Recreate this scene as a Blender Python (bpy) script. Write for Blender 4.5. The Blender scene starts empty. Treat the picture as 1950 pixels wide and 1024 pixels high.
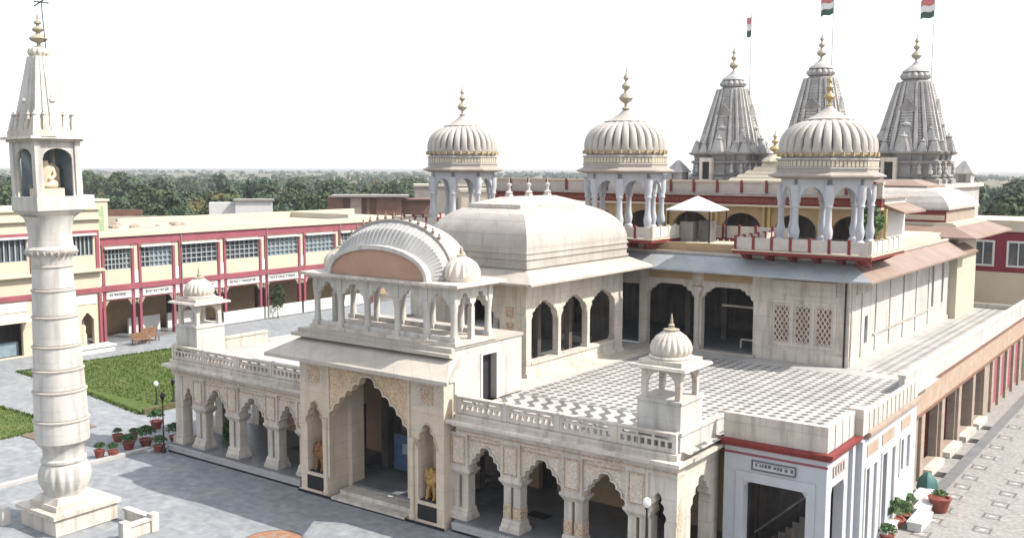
import bpy, bmesh, math, random
from math import sin, cos, pi, radians, sqrt, atan2
from mathutils import Vector, Matrix
R = random.Random(7)
SC = bpy.context.scene
COL = SC.collection

# ------------------------------------------------------------------ camera
pitch, yaw, roll = radians(5.847), radians(36.099), radians(0.216)
fw = Vector((-sin(yaw)*cos(pitch), cos(yaw)*cos(pitch), -sin(pitch)))
r0 = Vector((cos(yaw), sin(yaw), 0)); u0 = r0.cross(fw)
rt = r0*cos(roll)+u0*sin(roll); up = -r0*sin(roll)+u0*cos(roll)
cd = bpy.data.cameras.new("camera"); cam = bpy.data.objects.new("camera", cd); COL.objects.link(cam)
m = Matrix((rt, up, -fw)).transposed().to_4x4(); m.translation = Vector((0, 0, 15))
cam.matrix_world = m
cd.sensor_width = 36; cd.lens = 1889.1/1950*36; cd.clip_start = 0.1; cd.clip_end = 9000
SC.camera = cam

# ------------------------------------------------------------------ sky, sun, exposure
SUN = Vector((0.85, 0.40, 1.0)).normalized()
w = bpy.data.worlds.new("World"); SC.world = w; w.use_nodes = True
nt = w.node_tree; bg = nt.nodes['Background']
sky = nt.nodes.new('ShaderNodeTexSky'); sky.sky_type = 'NISHITA'; sky.sun_disc = False
sky.sun_elevation = math.asin(SUN.z); sky.sun_rotation = atan2(SUN.x, SUN.y)
sky.dust_density = 4.0; sky.air_density = 1.0
veil = nt.nodes.new('ShaderNodeMix'); veil.data_type = 'RGBA'; veil.blend_type = 'ADD'
veil.inputs['Factor'].default_value = 1.0
veil.inputs[7].default_value = (10.2, 10.6, 11.3, 1)          # milky bright haze over the whole sky
nt.links.new(sky.outputs[0], veil.inputs[6]); nt.links.new(veil.outputs[2], bg.inputs[0])
bg.inputs[1].default_value = 0.05
sl = bpy.data.lights.new("sun", 'SUN'); sl.energy = 3.7; sl.angle = radians(0.5); sl.color = (1, .96, .89)
so = bpy.data.objects.new("sun", sl); COL.objects.link(so)
so.rotation_euler = SUN.to_track_quat('Z', 'Y').to_euler(); so.location = (30, 0, 60)
vs = SC.view_settings
vs.view_transform = 'Standard'; vs.look = 'None'; vs.gamma = 1; vs.exposure = 1.08; vs.use_curve_mapping = False
SC.cycles.max_bounces = 6; SC.cycles.diffuse_bounces = 3

# ------------------------------------------------------------------ materials
def mat(name, c, var=.12, scale=1.2, streak=0.0, streak_col=(.30, .23, .16), joints=None, rough=.65, bump=.06,
        carve=None, spec=.3, spots=0.0, c2=None, cavity=False):
    m = bpy.data.materials.new(name); m.use_nodes = True
    n = m.node_tree.nodes; L = m.node_tree.links; b = n['Principled BSDF']
    b.inputs['Roughness'].default_value = rough
    b.inputs['Specular IOR Level'].default_value = spec
    geo = n.new('ShaderNodeNewGeometry')
    noi = n.new('ShaderNodeTexNoise'); noi.inputs['Scale'].default_value = scale; noi.inputs['Detail'].default_value = 6
    noi.inputs['Roughness'].default_value = .65
    L.new(geo.outputs['Position'], noi.inputs['Vector'])
    ramp = n.new('ShaderNodeValToRGB')
    c = tuple(x*.84 for x in c)
    if c2: c2 = tuple(x*.84 for x in c2)
    lo = tuple(x*(1-var) for x in c); hi = tuple(min(1, x*(1+var)) for x in c)
    if c2: lo = c2; hi = c
    ramp.color_ramp.elements[0].position = .32; ramp.color_ramp.elements[1].position = .68
    ramp.color_ramp.elements[0].color = (*lo, 1); ramp.color_ramp.elements[1].color = (*hi, 1)
    L.new(noi.outputs['Fac'], ramp.inputs['Fac'])
    out = ramp.outputs['Color']
    def mixin(fac_socket, col, mode='MIX'):
        nonlocal out
        mx = n.new('ShaderNodeMix'); mx.data_type = 'RGBA'; mx.blend_type = mode
        L.new(fac_socket, mx.inputs['Factor']); L.new(out, mx.inputs[6]); mx.inputs[7].default_value = (*col, 1)
        out = mx.outputs[2]
    def ranged(sock, a, bb, to):
        r = n.new('ShaderNodeMapRange'); r.inputs[1].default_value = a; r.inputs[2].default_value = bb; r.inputs[4].default_value = to
        L.new(sock, r.inputs[0]); return r.outputs[0]
    if streak:
        mp = n.new('ShaderNodeMapping'); mp.inputs['Scale'].default_value = (1, 1, .12)
        L.new(geo.outputs['Position'], mp.inputs['Vector'])
        n2 = n.new('ShaderNodeTexNoise'); n2.inputs['Scale'].default_value = 3.0; n2.inputs['Detail'].default_value = 5
        L.new(mp.outputs[0], n2.inputs['Vector'])
        mixin(ranged(n2.outputs['Fac'], .48, .8, streak), streak_col)
    if spots:
        n3 = n.new('ShaderNodeTexNoise'); n3.inputs['Scale'].default_value = 9; n3.inputs['Detail'].default_value = 8
        L.new(geo.outputs['Position'], n3.inputs['Vector'])
        mixin(ranged(n3.outputs['Fac'], .56, .72, spots), streak_col)
    hsock = noi.outputs['Fac']
    if joints:
        sx = n.new('ShaderNodeSeparateXYZ'); L.new(geo.outputs['Position'], sx.inputs[0])
        ad = n.new('ShaderNodeMath'); L.new(sx.outputs[0], ad.inputs[0]); L.new(sx.outputs[1], ad.inputs[1])
        cb = n.new('ShaderNodeCombineXYZ')
        if joints[3:] == ('floor',):
            L.new(sx.outputs[0], cb.inputs[0]); L.new(sx.outputs[1], cb.inputs[1])
        else:
            L.new(ad.outputs[0], cb.inputs[0]); L.new(sx.outputs[2], cb.inputs[1])
        br = n.new('ShaderNodeTexBrick'); br.inputs['Scale'].default_value = 1
        br.inputs['Brick Width'].default_value = joints[0]; br.inputs['Row Height'].default_value = joints[1]
        br.inputs['Mortar Size'].default_value = .02; br.inputs['Color1'].default_value = (0, 0, 0, 1)
        br.inputs['Color2'].default_value = (.28, .28, .28, 1); br.inputs['Mortar'].default_value = (1, 1, 1, 1)
        L.new(cb.outputs[0], br.inputs['Vector'])
        mixin(ranged(br.outputs['Color'], 0, 1, joints[2]), tuple(x*.45 for x in c))
    if carve:
        vo = n.new('ShaderNodeTexVoronoi'); vo.feature = 'DISTANCE_TO_EDGE'; vo.inputs['Scale'].default_value = carve[0]
        L.new(geo.outputs['Position'], vo.inputs['Vector'])
        r = n.new('ShaderNodeMapRange'); r.inputs[1].default_value = 0; r.inputs[2].default_value = .18
        r.inputs[3].default_value = carve[1]; r.inputs[4].default_value = 0
        L.new(vo.outputs['Distance'], r.inputs[0]); mixin(r.outputs[0], carve[2])
    if cavity:      # darker tone in the concave grooves between the ribs
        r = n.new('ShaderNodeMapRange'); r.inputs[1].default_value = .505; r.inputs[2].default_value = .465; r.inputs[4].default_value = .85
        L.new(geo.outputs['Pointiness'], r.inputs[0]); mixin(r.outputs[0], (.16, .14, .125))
    L.new(out, b.inputs['Base Color'])
    if bump:
        bp = n.new('ShaderNodeBump'); bp.inputs['Strength'].default_value = bump*4; bp.inputs['Distance'].default_value = .05
        L.new(hsock, bp.inputs['Height']); L.new(bp.outputs[0], b.inputs['Normal'])
    return m

M = {}
M['marble'] = mat('marble', (.57, .515, .445), .17, .6, .8, (.22, .175, .14), (1.6, .8, .35))
M['gate_marble'] = mat('gate_marble_bounce_tint', (.62, .52, .41), .12, .9, .5, (.40, .27, .17), (1.6, .8, .3))  # marble made warmer and brighter to carry the court's bounce light in its colour
M['marble_white'] = mat('white_marble', (.52, .495, .455), .14, .6, .85, (.22, .205, .195), (1.4, 1.0, .25))
M['dome'] = mat('dome_plaster', (.38, .35, .315), .14, .8, .5, (.36, .33, .31), spots=.25)
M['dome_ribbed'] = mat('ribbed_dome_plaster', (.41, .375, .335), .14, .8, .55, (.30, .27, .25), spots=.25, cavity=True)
M['hall_dome'] = mat('hall_dome_plaster', (.41, .38, .34), .15, .6, .6, (.27, .22, .19), (1.9, .62, .4), spots=.3)
M['chhajja'] = mat('eave_stone', (.42, .38, .33), .14, .8, .0, spots=.35, joints=(1.0, 6.0, .3))
M['vault_stone'] = mat('grey_vault_stone', (.36, .355, .34), .15, 1.0, .3, (.2,.19,.18), spots=.3)
M['grey_eave'] = mat('grey_eave_stone', (.32, .34, .35), .12, 1.0, .0, spots=.25, joints=(1.2, 6, .35))
M['brown_eave'] = mat('stained_brown_eave', (.27, .22, .185), .1, .35, .0, (.36, .17, .09), spots=.5, c2=(.21, .125, .09))
M['carved'] = mat('carved_stone', (.64, .49, .34), .14, 1.5, .25, (.38, .24, .14), carve=(5.5, .6, (.30, .18, .09)), bump=.1)
M['carved_pale'] = mat('pale_carved_stone', (.60, .53, .44), .12, 1.5, .35, (.40, .28, .17), carve=(6, .5, (.33, .23, .15)), bump=.1)
M['inlay'] = mat('orange_inlay', (.40, .285, .195), .3, 6, carve=(7, .6, (.62, .5, .38)))
M['ochre'] = mat('ochre_wall', (.38, .265, .15), .15, 1.0, .3)
M['salmon'] = mat('salmon_wall', (.42, .26, .18), .12, 1.0, .3)
M['black'] = mat('black_stone', (.02, .02, .022), .3, 3, rough=.35)
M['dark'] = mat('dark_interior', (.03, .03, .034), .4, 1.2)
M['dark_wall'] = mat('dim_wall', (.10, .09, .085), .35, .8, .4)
M['slate'] = mat('floor_slate', (.17, .175, .18), .2, 1.2, joints=(.9, .9, .3, 'floor'), rough=.4)
M['gold'] = mat('gold_kalash', (.36, .26, .11), .25, 6, rough=.35, spec=.5)
M['brass'] = mat('dull_brass', (.36, .31, .23), .2, 5, rough=.4)
M['grey_spire'] = mat('spire_stone', (.385, .37, .355), .22, 1.2, .6, (.19, .17, .16), spots=.4, bump=.1)
M['spire_rib'] = mat('pale_spire_stone', (.44, .42, .40), .2, 1.2, .6, (.2,.18,.17), spots=.3)
M['spire_dark'] = mat('weathered_spire_stone', (.24, .23, .22), .25, 1.4, .6, (.12, .11, .10), spots=.4, bump=.1)
M['red'] = mat('red_paint', (.19, .03, .028), .15, 2, .2, (.2, .03, .02))
M['crimson'] = mat('crimson_band', (.26, .07, .09), .16, .6, .5, (.15, .06, .06))
M['deep_red'] = mat('deep_red_wall', (.20, .022, .035), .15, .8, .3, (.12, .02, .03))
M['cream'] = mat('cream_wall', (.53, .455, .35), .06, .8, .22, (.50, .36, .22))
M['eave_grey_brown'] = mat('grey_brown_eave', (.33, .285, .25), .15, 1.2, .4, (.2,.15,.12), spots=.3)
M['rail_cream'] = mat('rail_panel_paint', (.48, .43, .39), .1, 2, .3)
M['bead'] = mat('dull_ochre_beads', (.36, .27, .15), .2, 4)
M['pale_cream'] = mat('pale_cream_wall', (.50, .45, .35), .08, .8, .3, (.45, .38, .28))
M['roof_lime'] = mat('weathered_lime_roof', (.42, .37, .29), .25, .5, 0, (.24, .19, .14), spots=.45)
M['curtain'] = mat('dusty_curtain', (.24, .22, .19), .25, 1.5)
M['white'] = mat('white_paint', (.60, .59, .57), .05, 1.5, .15, (.5, .48, .45))
M['lilac'] = mat('pale_lilac_wall', (.44, .45, .475), .06, 1.2, .25, (.46, .44, .5))
M['pink_stone'] = mat('pink_sandstone', (.33, .265, .215), .15, 1.3, .4, (.36, .2, .13), joints=(1.2, .6, .4))
M['pink_carved'] = mat('carved_pink_sandstone', (.37, .30, .235), .15, 1.3, .3, (.36, .2, .13), carve=(2.2, .5, (.34, .18, .11)))
M['yellow'] = mat('yellow_post', (.42, .31, .12), .12, 2, .2)
M['glass'] = mat('dark_glass', (.075, .09, .10), .4, 1.0, rough=.08, spec=.6, bump=0)
M['blue_glass'] = mat('blue_grey_glass', (.20, .26, .30), .2, 1.2, rough=.15, spec=.6, bump=0)
M['bars'] = mat('window_bars', (.30, .32, .32), .1, 2)
M['ink'] = mat('dark_lettering', (.10, .10, .12), .2, 2, bump=0)
M['green_door'] = mat('green_wall', (.28, .38, .22), .08, 1.0, .3)
M['brick'] = mat('brick_wall', (.20, .105, .07), .2, 1.0, .3, (.15, .08, .06), joints=(.5, .18, .5))
M['grey_wall'] = mat('grey_cement_wall', (.27, .245, .22), .15, .5, .4, (.25, .22, .2))
M['wood'] = mat('brown_wood', (.19, .105, .06), .3, 4)
M['iron'] = mat('black_iron', (.02, .02, .022), .2, 5, rough=.4)
M['globe'] = mat('white_lamp_globe', (.8, .8, .78), .03, 5, rough=.25)
M['terracotta'] = mat('terracotta', (.24, .07, .05), .25, 5)
M['leaf'] = mat('leaf_green', (.05, .105, .03), .5, 5)
M['tin'] = mat('white_canvas', (.62, .63, .66), .04, 2)
M['lion'] = mat('ochre_lion_paint', (.38, .22, .075), .3, 6)
M['lion_dark'] = mat('dusty_brown_lion_paint', (.24, .11, .05), .3, 6)
M['idol'] = mat('cream_marble_idol', (.62, .50, .36), .1, 6)
M['trunk'] = mat('bark', (.12, .085, .055), .3, 4)
M['flag_red'] = mat('pink_red_cloth', (.55, .16, .16), .1, 3); M['flag_white'] = mat('white_cloth', (.72, .72, .72), .05, 3)
M['flag_green'] = mat('dark_green_cloth', (.05, .10, .07), .2, 3)
M['motif_dark'] = mat('dark_paving_inlay', (.13, .12, .12), .2, 3); M['motif_white'] = mat('white_paving_inlay', (.45, .43, .40), .08, 3)
M['medal_brown'] = mat('brown_medallion_stone', (.30, .15, .09), .2, 3)
M['kerb'] = mat('kerb_stone', (.40, .39, .375), .12, 1.5)
M['blue_sign'] = mat('blue_notice_board', (.05, .09, .16), .2, 3)
M['teal'] = mat('teal_cloth', (.05, .14, .125), .15, 4)

def leafmat(name, a, b):
    m = bpy.data.materials.new(name); m.use_nodes = True; n = m.node_tree.nodes; L = m.node_tree.links
    bs = n['Principled BSDF']; bs.inputs['Roughness'].default_value = .7; bs.inputs['Specular IOR Level'].default_value = .2
    geo = n.new('ShaderNodeNewGeometry'); noi = n.new('ShaderNodeTexNoise'); noi.inputs['Scale'].default_value = .55; noi.inputs['Detail'].default_value = 4
    L.new(geo.outputs['Position'], noi.inputs['Vector'])
    rp = n.new('ShaderNodeValToRGB'); rp.color_ramp.elements[0].color = (*a, 1); rp.color_ramp.elements[1].color = (*b, 1)
    rp.color_ramp.elements[0].position = .35; rp.color_ramp.elements[1].position = .65
    L.new(noi.outputs['Fac'], rp.inputs['Fac']); L.new(rp.outputs['Color'], bs.inputs['Base Color']); return m
LM = [leafmat('dark_foliage', (.020, .034, .013), (.055, .078, .026)), leafmat('blue_green_foliage', (.020, .038, .020), (.05, .074, .034)),
      leafmat('fresh_foliage', (.032, .060, .016), (.08, .11, .032)), leafmat('olive_foliage', (.055, .058, .018), (.115, .10, .035))]

def tilemat():
    """white terrace floor with dark diamond inlays and a wave border by the front parapet"""
    m = bpy.data.materials.new('terrace_tiles'); m.use_nodes = True; n = m.node_tree.nodes; L = m.node_tree.links
    b = n['Principled BSDF']; b.inputs['Roughness'].default_value = .5
    geo = n.new('ShaderNodeNewGeometry'); sx = n.new('ShaderNodeSeparateXYZ'); L.new(geo.outputs['Position'], sx.inputs[0])
    def mth(op, a, bb=None, cc=None):
        q = n.new('ShaderNodeMath'); q.operation = op
        for i, v in enumerate((a, bb, cc)):
            if v is None: continue
            if isinstance(v, (int, float)): q.inputs[i].default_value = v
            else: L.new(v, q.inputs[i])
        return q.outputs[0]
    X, Y = sx.outputs[0], sx.outputs[1]
    def diamond(px, py, size, X=X, Y=Y):
        fx = mth('ABSOLUTE', mth('SUBTRACT', mth('FRACT', mth('DIVIDE', X, px)), .5))
        fy = mth('ABSOLUTE', mth('SUBTRACT', mth('FRACT', mth('DIVIDE', Y, py)), .5))
        return mth('LESS_THAN', mth('ADD', fx, fy), size)
    d1 = diamond(.50, .50, .40)
    # wave border: tilted bars
    wob = mth('MULTIPLY', mth('SINE', mth('MULTIPLY', Y, 7.0)), .12)
    d2 = mth('LESS_THAN', mth('FRACT', mth('DIVIDE', mth('ADD', mth('ADD', X, mth('MULTIPLY', Y, .45)), wob), .72)), .42)
    band = mth('LESS_THAN', Y, 35.4)
    line = mth('MULTIPLY', mth('GREATER_THAN', Y, 35.38), mth('LESS_THAN', Y, 35.56))
    dark = mth('ADD', mth('MULTIPLY', d2, band), mth('MULTIPLY', d1, mth('SUBTRACT', 1, band)))
    dark = mth('MAXIMUM', dark, mth('MULTIPLY', line, .8))
    inner = mth('MULTIPLY', mth('LESS_THAN', Y, 48.3), mth('GREATER_THAN', X, -25.6))
    walk = mth('MULTIPLY', mth('GREATER_THAN', Y, 49.4), mth('GREATER_THAN', X, -14.7))
    dark = mth('MULTIPLY', dark, mth('MAXIMUM', inner, mth('MULTIPLY', walk, .8)))
    noi = n.new('ShaderNodeTexNoise'); noi.inputs['Scale'].default_value = .9; noi.inputs['Detail'].default_value = 7
    L.new(geo.outputs['Position'], noi.inputs['Vector'])
    rp = n.new('ShaderNodeValToRGB'); rp.color_ramp.elements[0].position = .3; rp.color_ramp.elements[1].position = .7
    rp.color_ramp.elements[0].color = (.27, .26, .245, 1); rp.color_ramp.elements[1].color = (.38, .37, .35, 1)
    L.new(noi.outputs['Fac'], rp.inputs['Fac'])
    mx = n.new('ShaderNodeMix'); mx.data_type = 'RGBA'; L.new(mth('MULTIPLY', dark, .72), mx.inputs['Factor']); L.new(rp.outputs['Color'], mx.inputs[6])
    mx.inputs[7].default_value = (.014, .013, .014, 1); L.new(mx.outputs[2], b.inputs['Base Color']); return m
M['tiles'] = tilemat()

def groundmat(name, cols, scale, patch=None, joints=None, fine=8.0, rough=.85):
    m = bpy.data.materials.new(name); m.use_nodes = True; n = m.node_tree.nodes; L = m.node_tree.links
    b = n['Principled BSDF']; b.inputs['Roughness'].default_value = rough; b.inputs['Specular IOR Level'].default_value = .2
    geo = n.new('ShaderNodeNewGeometry')
    a = n.new('ShaderNodeTexNoise'); a.inputs['Scale'].default_value = scale; a.inputs['Detail'].default_value = 10; a.inputs['Roughness'].default_value = .7
    L.new(geo.outputs['Position'], a.inputs['Vector'])
    rp = n.new('ShaderNodeValToRGB'); el = rp.color_ramp.elements
    while len(el) < len(cols): el.new(.5)
    for i, c in enumerate(cols):
        el[i].position = .28+.44*i/(len(cols)-1); el[i].color = (*c, 1)
    L.new(a.outputs['Fac'], rp.inputs['Fac']); out = rp.outputs['Color']
    f = n.new('ShaderNodeTexNoise'); f.inputs['Scale'].default_value = fine; f.inputs['Detail'].default_value = 6
    L.new(geo.outputs['Position'], f.inputs['Vector'])
    mr = n.new('ShaderNodeMapRange'); mr.inputs[1].default_value = .35; mr.inputs[2].default_value = .7; mr.inputs[3].default_value = .78; mr.inputs[4].default_value = 1.14
    L.new(f.outputs['Fac'], mr.inputs[0])
    mm = n.new('ShaderNodeMix'); mm.data_type = 'RGBA'; mm.blend_type = 'MULTIPLY'; mm.inputs['Factor'].default_value = 1
    L.new(out, mm.inputs[6]); L.new(mr.outputs[0], mm.inputs[7]); out = mm.outputs[2]
    if joints:
        br = n.new('ShaderNodeTexBrick'); br.offset = .5; br.inputs['Scale'].default_value = 1
        br.inputs['Brick Width'].default_value = joints[0]; br.inputs['Row Height'].default_value = joints[1]; br.inputs['Mortar Size'].default_value = .015
        br.inputs['Color1'].default_value = (0, 0, 0, 1); br.inputs['Color2'].default_value = (.5, .5, .5, 1); br.inputs['Mortar'].default_value = (1, 1, 1, 1)
        L.new(geo.outputs['Position'], br.inputs['Vector'])
        q = n.new('ShaderNodeMath'); q.operation = 'MULTIPLY'; q.inputs[1].default_value = joints[2]; L.new(br.outputs['Color'], q.inputs[0])
        mx = n.new('ShaderNodeMix'); mx.data_type = 'RGBA'; L.new(q.outputs[0], mx.inputs['Factor']); L.new(out, mx.inputs[6]); mx.inputs[7].default_value = (*[x*.5 for x in cols[0]], 1); out = mx.outputs[2]
    L.new(out, b.inputs['Base Color'])
    bp = n.new('ShaderNodeBump'); bp.inputs['Strength'].default_value = .15; bp.inputs['Distance'].default_value = .05; L.new(f.outputs['Fac'], bp.inputs['Height']); L.new(bp.outputs[0], b.inputs['Normal'])
    return m

# ------------------------------------------------------------------ mesh builder
class MB:
    def __init__(s): s.v = []; s.f = []
    def add(s, vs, fs):
        o = len(s.v); s.v += [tuple(p) for p in vs]; s.f += [tuple(i+o for i in f) for f in fs]; return s
    def box(s, x0, x1, y0, y1, z0, z1):
        return s.add([(x0,y0,z0),(x1,y0,z0),(x1,y1,z0),(x0,y1,z0),(x0,y0,z1),(x1,y0,z1),(x1,y1,z1),(x0,y1,z1)],
                     [(0,3,2,1),(4,5,6,7),(0,1,5,4),(1,2,6,5),(2,3,7,6),(3,0,4,7)])
    def cbox(s, x, y, wx, wy, z0, z1): return s.box(x-wx/2, x+wx/2, y-wy/2, y+wy/2, z0, z1)
    def loft(s, rings, cap=True, closed=True):
        n = len(rings[0]); vs = [p for r in rings for p in r]; fs = []
        for k in range(len(rings)-1):
            for i in range(n if closed else n-1):
                j = (i+1) % n; fs.append((k*n+i, k*n+j, (k+1)*n+j, (k+1)*n+i))
        if cap: fs.append(tuple(range(n))[::-1]); fs.append(tuple((len(rings)-1)*n+i for i in range(n)))
        return s.add(vs, fs)
    def prism(s, poly, plane, a, b):
        def P(u, w, t): return (u, t, w) if plane == 'xz' else ((t, u, w) if plane == 'yz' else (u, w, t))
        return s.loft([[P(u, w, a) for u, w in poly], [P(u, w, b) for u, w in poly]])
    def lathe(s, cx, cy, prof, n=16, off=0.0, ribs=0, depth=0.0, zr=None, pw=1):
        rings = []
        for r, z in prof:
            ring = []
            for i in range(n):
                t = 2*pi*i/n+off; rr = r
                if ribs and (zr is None or zr[0] <= z <= zr[1]): rr = r*(1-depth*(1-abs(cos(ribs*(t-off)/2)))**pw)
                ring.append((cx+rr*cos(t), cy+rr*sin(t), z))
            rings.append(ring)
        return s.loft(rings)
    def tube(s, p, q, r0, r1=None, n=8):
        p = Vector(p); q = Vector(q); d = (q-p).normalized(); a = d.orthogonal().normalized(); b = d.cross(a); r1 = r0 if r1 is None else r1
        return s.loft([[p+(a*cos(2*pi*i/n)+b*sin(2*pi*i/n))*r0 for i in range(n)], [q+(a*cos(2*pi*i/n)+b*sin(2*pi*i/n))*r1 for i in range(n)]])
    def frustum(s, x0, x1, y0, y1, z0, X0, X1, Y0, Y1, z1):
        return s.loft([[(x0,y0,z0),(x1,y0,z0),(x1,y1,z0),(x0,y1,z0)], [(X0,Y0,z1),(X1,Y0,z1),(X1,Y1,z1),(X0,Y1,z1)]])
    def cells(s, plane, a, b, u0, u1, w0, w1, holes):
        """wall slab with rectangular holes (u0,u1,w0,w1)"""
        ws = sorted({w0, w1, *[h[2] for h in holes], *[h[3] for h in holes]})
        for k in range(len(ws)-1):
            lo, hi = ws[k], ws[k+1]
            cuts = sorted([(h[0], h[1]) for h in holes if h[2] <= lo+1e-6 and h[3] >= hi-1e-6])
            u = u0
            for c0, c1 in cuts+[(u1, u1)]:
                if c0-u > 1e-4:
                    if plane == 'xz': s.box(u, c0, a, b, lo, hi)
                    else: s.box(a, b, u, c0, lo, hi)
                u = c1
        return s

def link(name, mb, material, parent=None, root=None, smooth=False, mats=None):
    me = bpy.data.meshes.new(name); base = Vector((0,0,0)) if root is None else root
    me.from_pydata([tuple(Vector(v)-base) for v in mb.v], [], mb.f)
    bm = bmesh.new(); bm.from_mesh(me); bmesh.ops.recalc_face_normals(bm, faces=bm.faces); bm.to_mesh(me); bm.free()
    if smooth:
        for p in me.polygons: p.use_smooth = True
        me.set_sharp_from_angle(angle=radians(42))
    me.materials.append(M[material] if isinstance(material, str) else material)
    o = bpy.data.objects.new(name, me); COL.objects.link(o)
    if parent is not None: o.parent = parent
    return o
def tag(o, label=None, cat=None, group=None, kind=None):
    if label: o['label'] = label
    if cat: o['category'] = cat
    if group: o['group'] = group
    if kind: o['kind'] = kind
    return o
class T:
    """a thing: an Empty at its base with parts below it; shapes are given in world coordinates"""
    def __init__(s, name, label, cat, loc=(0,0,0), group=None):
        s.loc = Vector(loc); s.o = bpy.data.objects.new(name, None); s.o.empty_display_size = .3; s.o.location = s.loc
        COL.objects.link(s.o); tag(s.o, label, cat, group)
    def part(s, name, mb, material, parent=None, smooth=False, label=None):
        o = link(name, mb, material, parent or s.o, s.loc, smooth)
        if label: o['label'] = label
        return o
def single(name, mb, material, label, cat, loc=(0,0,0), group=None, smooth=False):
    o = link(name, mb, material, None, Vector(loc), smooth); o.location = loc; return tag(o, label, cat, group)
def structure(name, mb, material): return tag(link(name, mb, material), kind='structure')
def copy_tree(o, parent=None):
    c = o.copy(); COL.objects.link(c)
    if parent is not None: c.parent = parent
    for ch in list(o.children): copy_tree(ch, c)
    return c

def arch(l, r, zs, za, n=4, d=.34, ogee=.12):
    """multifoil pointed arch from left spring to right spring"""
    mdl = (l+r)/2; h = (r-l)/2; H = za-zs; base = []
    for k in range(n+1):
        t = k/n; a = t*pi/2
        base.append((mdl-h*(cos(a)*.35+(1-t)*.65), zs+H*((1-ogee)*(sin(a)*.45+t*.55)+ogee*t**5)))
    pts = [base[0]]
    for k in range(n):
        p, q = base[k], base[k+1]; ex, ez = q[0]-p[0], q[1]-p[1]; L = sqrt(ex*ex+ez*ez); nx, nz = -ez/L, ex/L
        steps = 5
        for j in range(1, steps):
            t = j/steps; b = sin(pi*t)*d*L
            pts.append((p[0]+ex*t+nx*b, p[1]+ez*t+nz*b))
        pts.append(q)
    return pts+[(2*mdl-x, z) for x, z in pts[-2::-1]]
def round_arch(l, r, zs, za, n=10):
    mdl = (l+r)/2; h = (r-l)/2
    return [(mdl-h*cos(pi*k/n), zs+(za-zs)*sin(pi*k/n)) for k in range(n+1)]
def panel_poly(u0, u1, zb, zt, opens):
    """outline of a wall from zb to zt with openings cut from its foot: opens = list of point lists"""
    poly = [(u0, zb)]
    for pts in opens:
        l, r = pts[0][0], pts[-1][0]
        if pts[0][1] > zb+1e-5: poly.append((l, zb))
        poly += pts
        if pts[-1][1] > zb+1e-5: poly.append((r, zb))
    poly += [(u1, zb), (u1, zt), (u0, zt)]
    out = []
    for p in poly:
        if not out or abs(p[0]-out[-1][0])+abs(p[1]-out[-1][1]) > 1e-5: out.append(p)
    return out
def skin(name, verts, edges, radii, levels=2):
    me = bpy.data.meshes.new(name); me.from_pydata(verts, edges, []); o = bpy.data.objects.new(name, me); COL.objects.link(o)
    o.modifiers.new('Skin', 'SKIN'); o.modifiers.new('Sub', 'SUBSURF').levels = levels
    for i, v in enumerate(me.skin_vertices[0].data):
        v.radius = (radii[i], radii[i]) if not isinstance(radii[i], tuple) else radii[i]; v.use_root = (i == 0)
    dg = bpy.context.evaluated_depsgraph_get(); ev = o.evaluated_get(dg)
    nm = bpy.data.meshes.new_from_object(ev); bpy.data.objects.remove(o); bpy.data.meshes.remove(me)
    for p in nm.polygons: p.use_smooth = True
    return nm
def kalash(x, y, z0, h, r):
    p = [(.55,0),(.6,.03),(.22,.07),(.2,.14),(.75,.2),(1,.27),(.8,.34),(.3,.40),(.22,.45),(.55,.5),(.62,.55),(.45,.6),(.2,.64),(.18,.68),(.4,.72),(.38,.77),(.15,.82),(.1,.9),(.02,1)]
    return MB().lathe(x, y, [(a*r, z0+b*h) for a, b in p], 12)

def arch_rim(pts, plane, a, b, w_=.05):
    rings = []
    for i, (u, z) in enumerate(pts):
        p, q = pts[max(0, i-1)], pts[min(len(pts)-1, i+1)]; tx, tz = q[0]-p[0], q[1]-p[1]; L = sqrt(tx*tx+tz*tz) or 1; nx, nz = -tz/L, tx/L
        if plane == 'xz': rings.append([(u, a, z), (u, b, z), (u+nx*w_, b, z+nz*w_), (u+nx*w_, a, z+nz*w_)])
        else: rings.append([(a, u, z), (b, u, z), (b, u+nx*w_, z+nz*w_), (a, u+nx*w_, z+nz*w_)])
    return MB().loft(rings)
#@@SETTING
# ------------------------------------------------------------------ setting: ground, paving, lawns
def sheet(name, poly, z, material): return structure(name, MB().add([(x, y, z) for x, y in poly], [tuple(range(len(poly)))]), material)
def rect(x0, x1, y0, y1): return [(x0,y0),(x1,y0),(x1,y1),(x0,y1)]
sheet('ground', rect(-6000, 6000, -2000, 6500), -.06, groundmat('dry_scrub', [(.045,.055,.022),(.13,.10,.058),(.07,.075,.03),(.17,.125,.075)], .010, fine=.10))
PAVE = groundmat('grey_paving', [(.18,.198,.215),(.21,.224,.237),(.235,.244,.252),(.28,.282,.284)], .7, joints=(1.6,.8,.34), fine=2.2, rough=.6)
sheet('courtyard', rect(-90, -13.0, -4, 96), -.004, PAVE)
sheet('side_yard', rect(-13.0, 40, -4, 150), -.002, groundmat('pink_gravel_paving', [(.20,.19,.178),(.238,.227,.212),(.27,.26,.245)], 1.2, fine=5.0))
LAWN = groundmat('lawn_grass', [(.045,.078,.015),(.06,.094,.019),(.075,.105,.025),(.13,.125,.05)], .35, fine=2.4)
def lawn(x0, x1, y0, y1):
    b = MB(); b.box(x0, x1, y0, y1, 0, .02); return b
tag(link('lawn', MB().prism([(-71.2,36.4),(-61.5,35.7),(-53.1,34.5),(-53.6,50.5),(-70.2,50.5)], 'xy', 0, .02), LAWN), kind='structure')
tag(link('lawn', lawn(-69.5, -54.2, 8.0, 30.2), LAWN), kind='structure')
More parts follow.
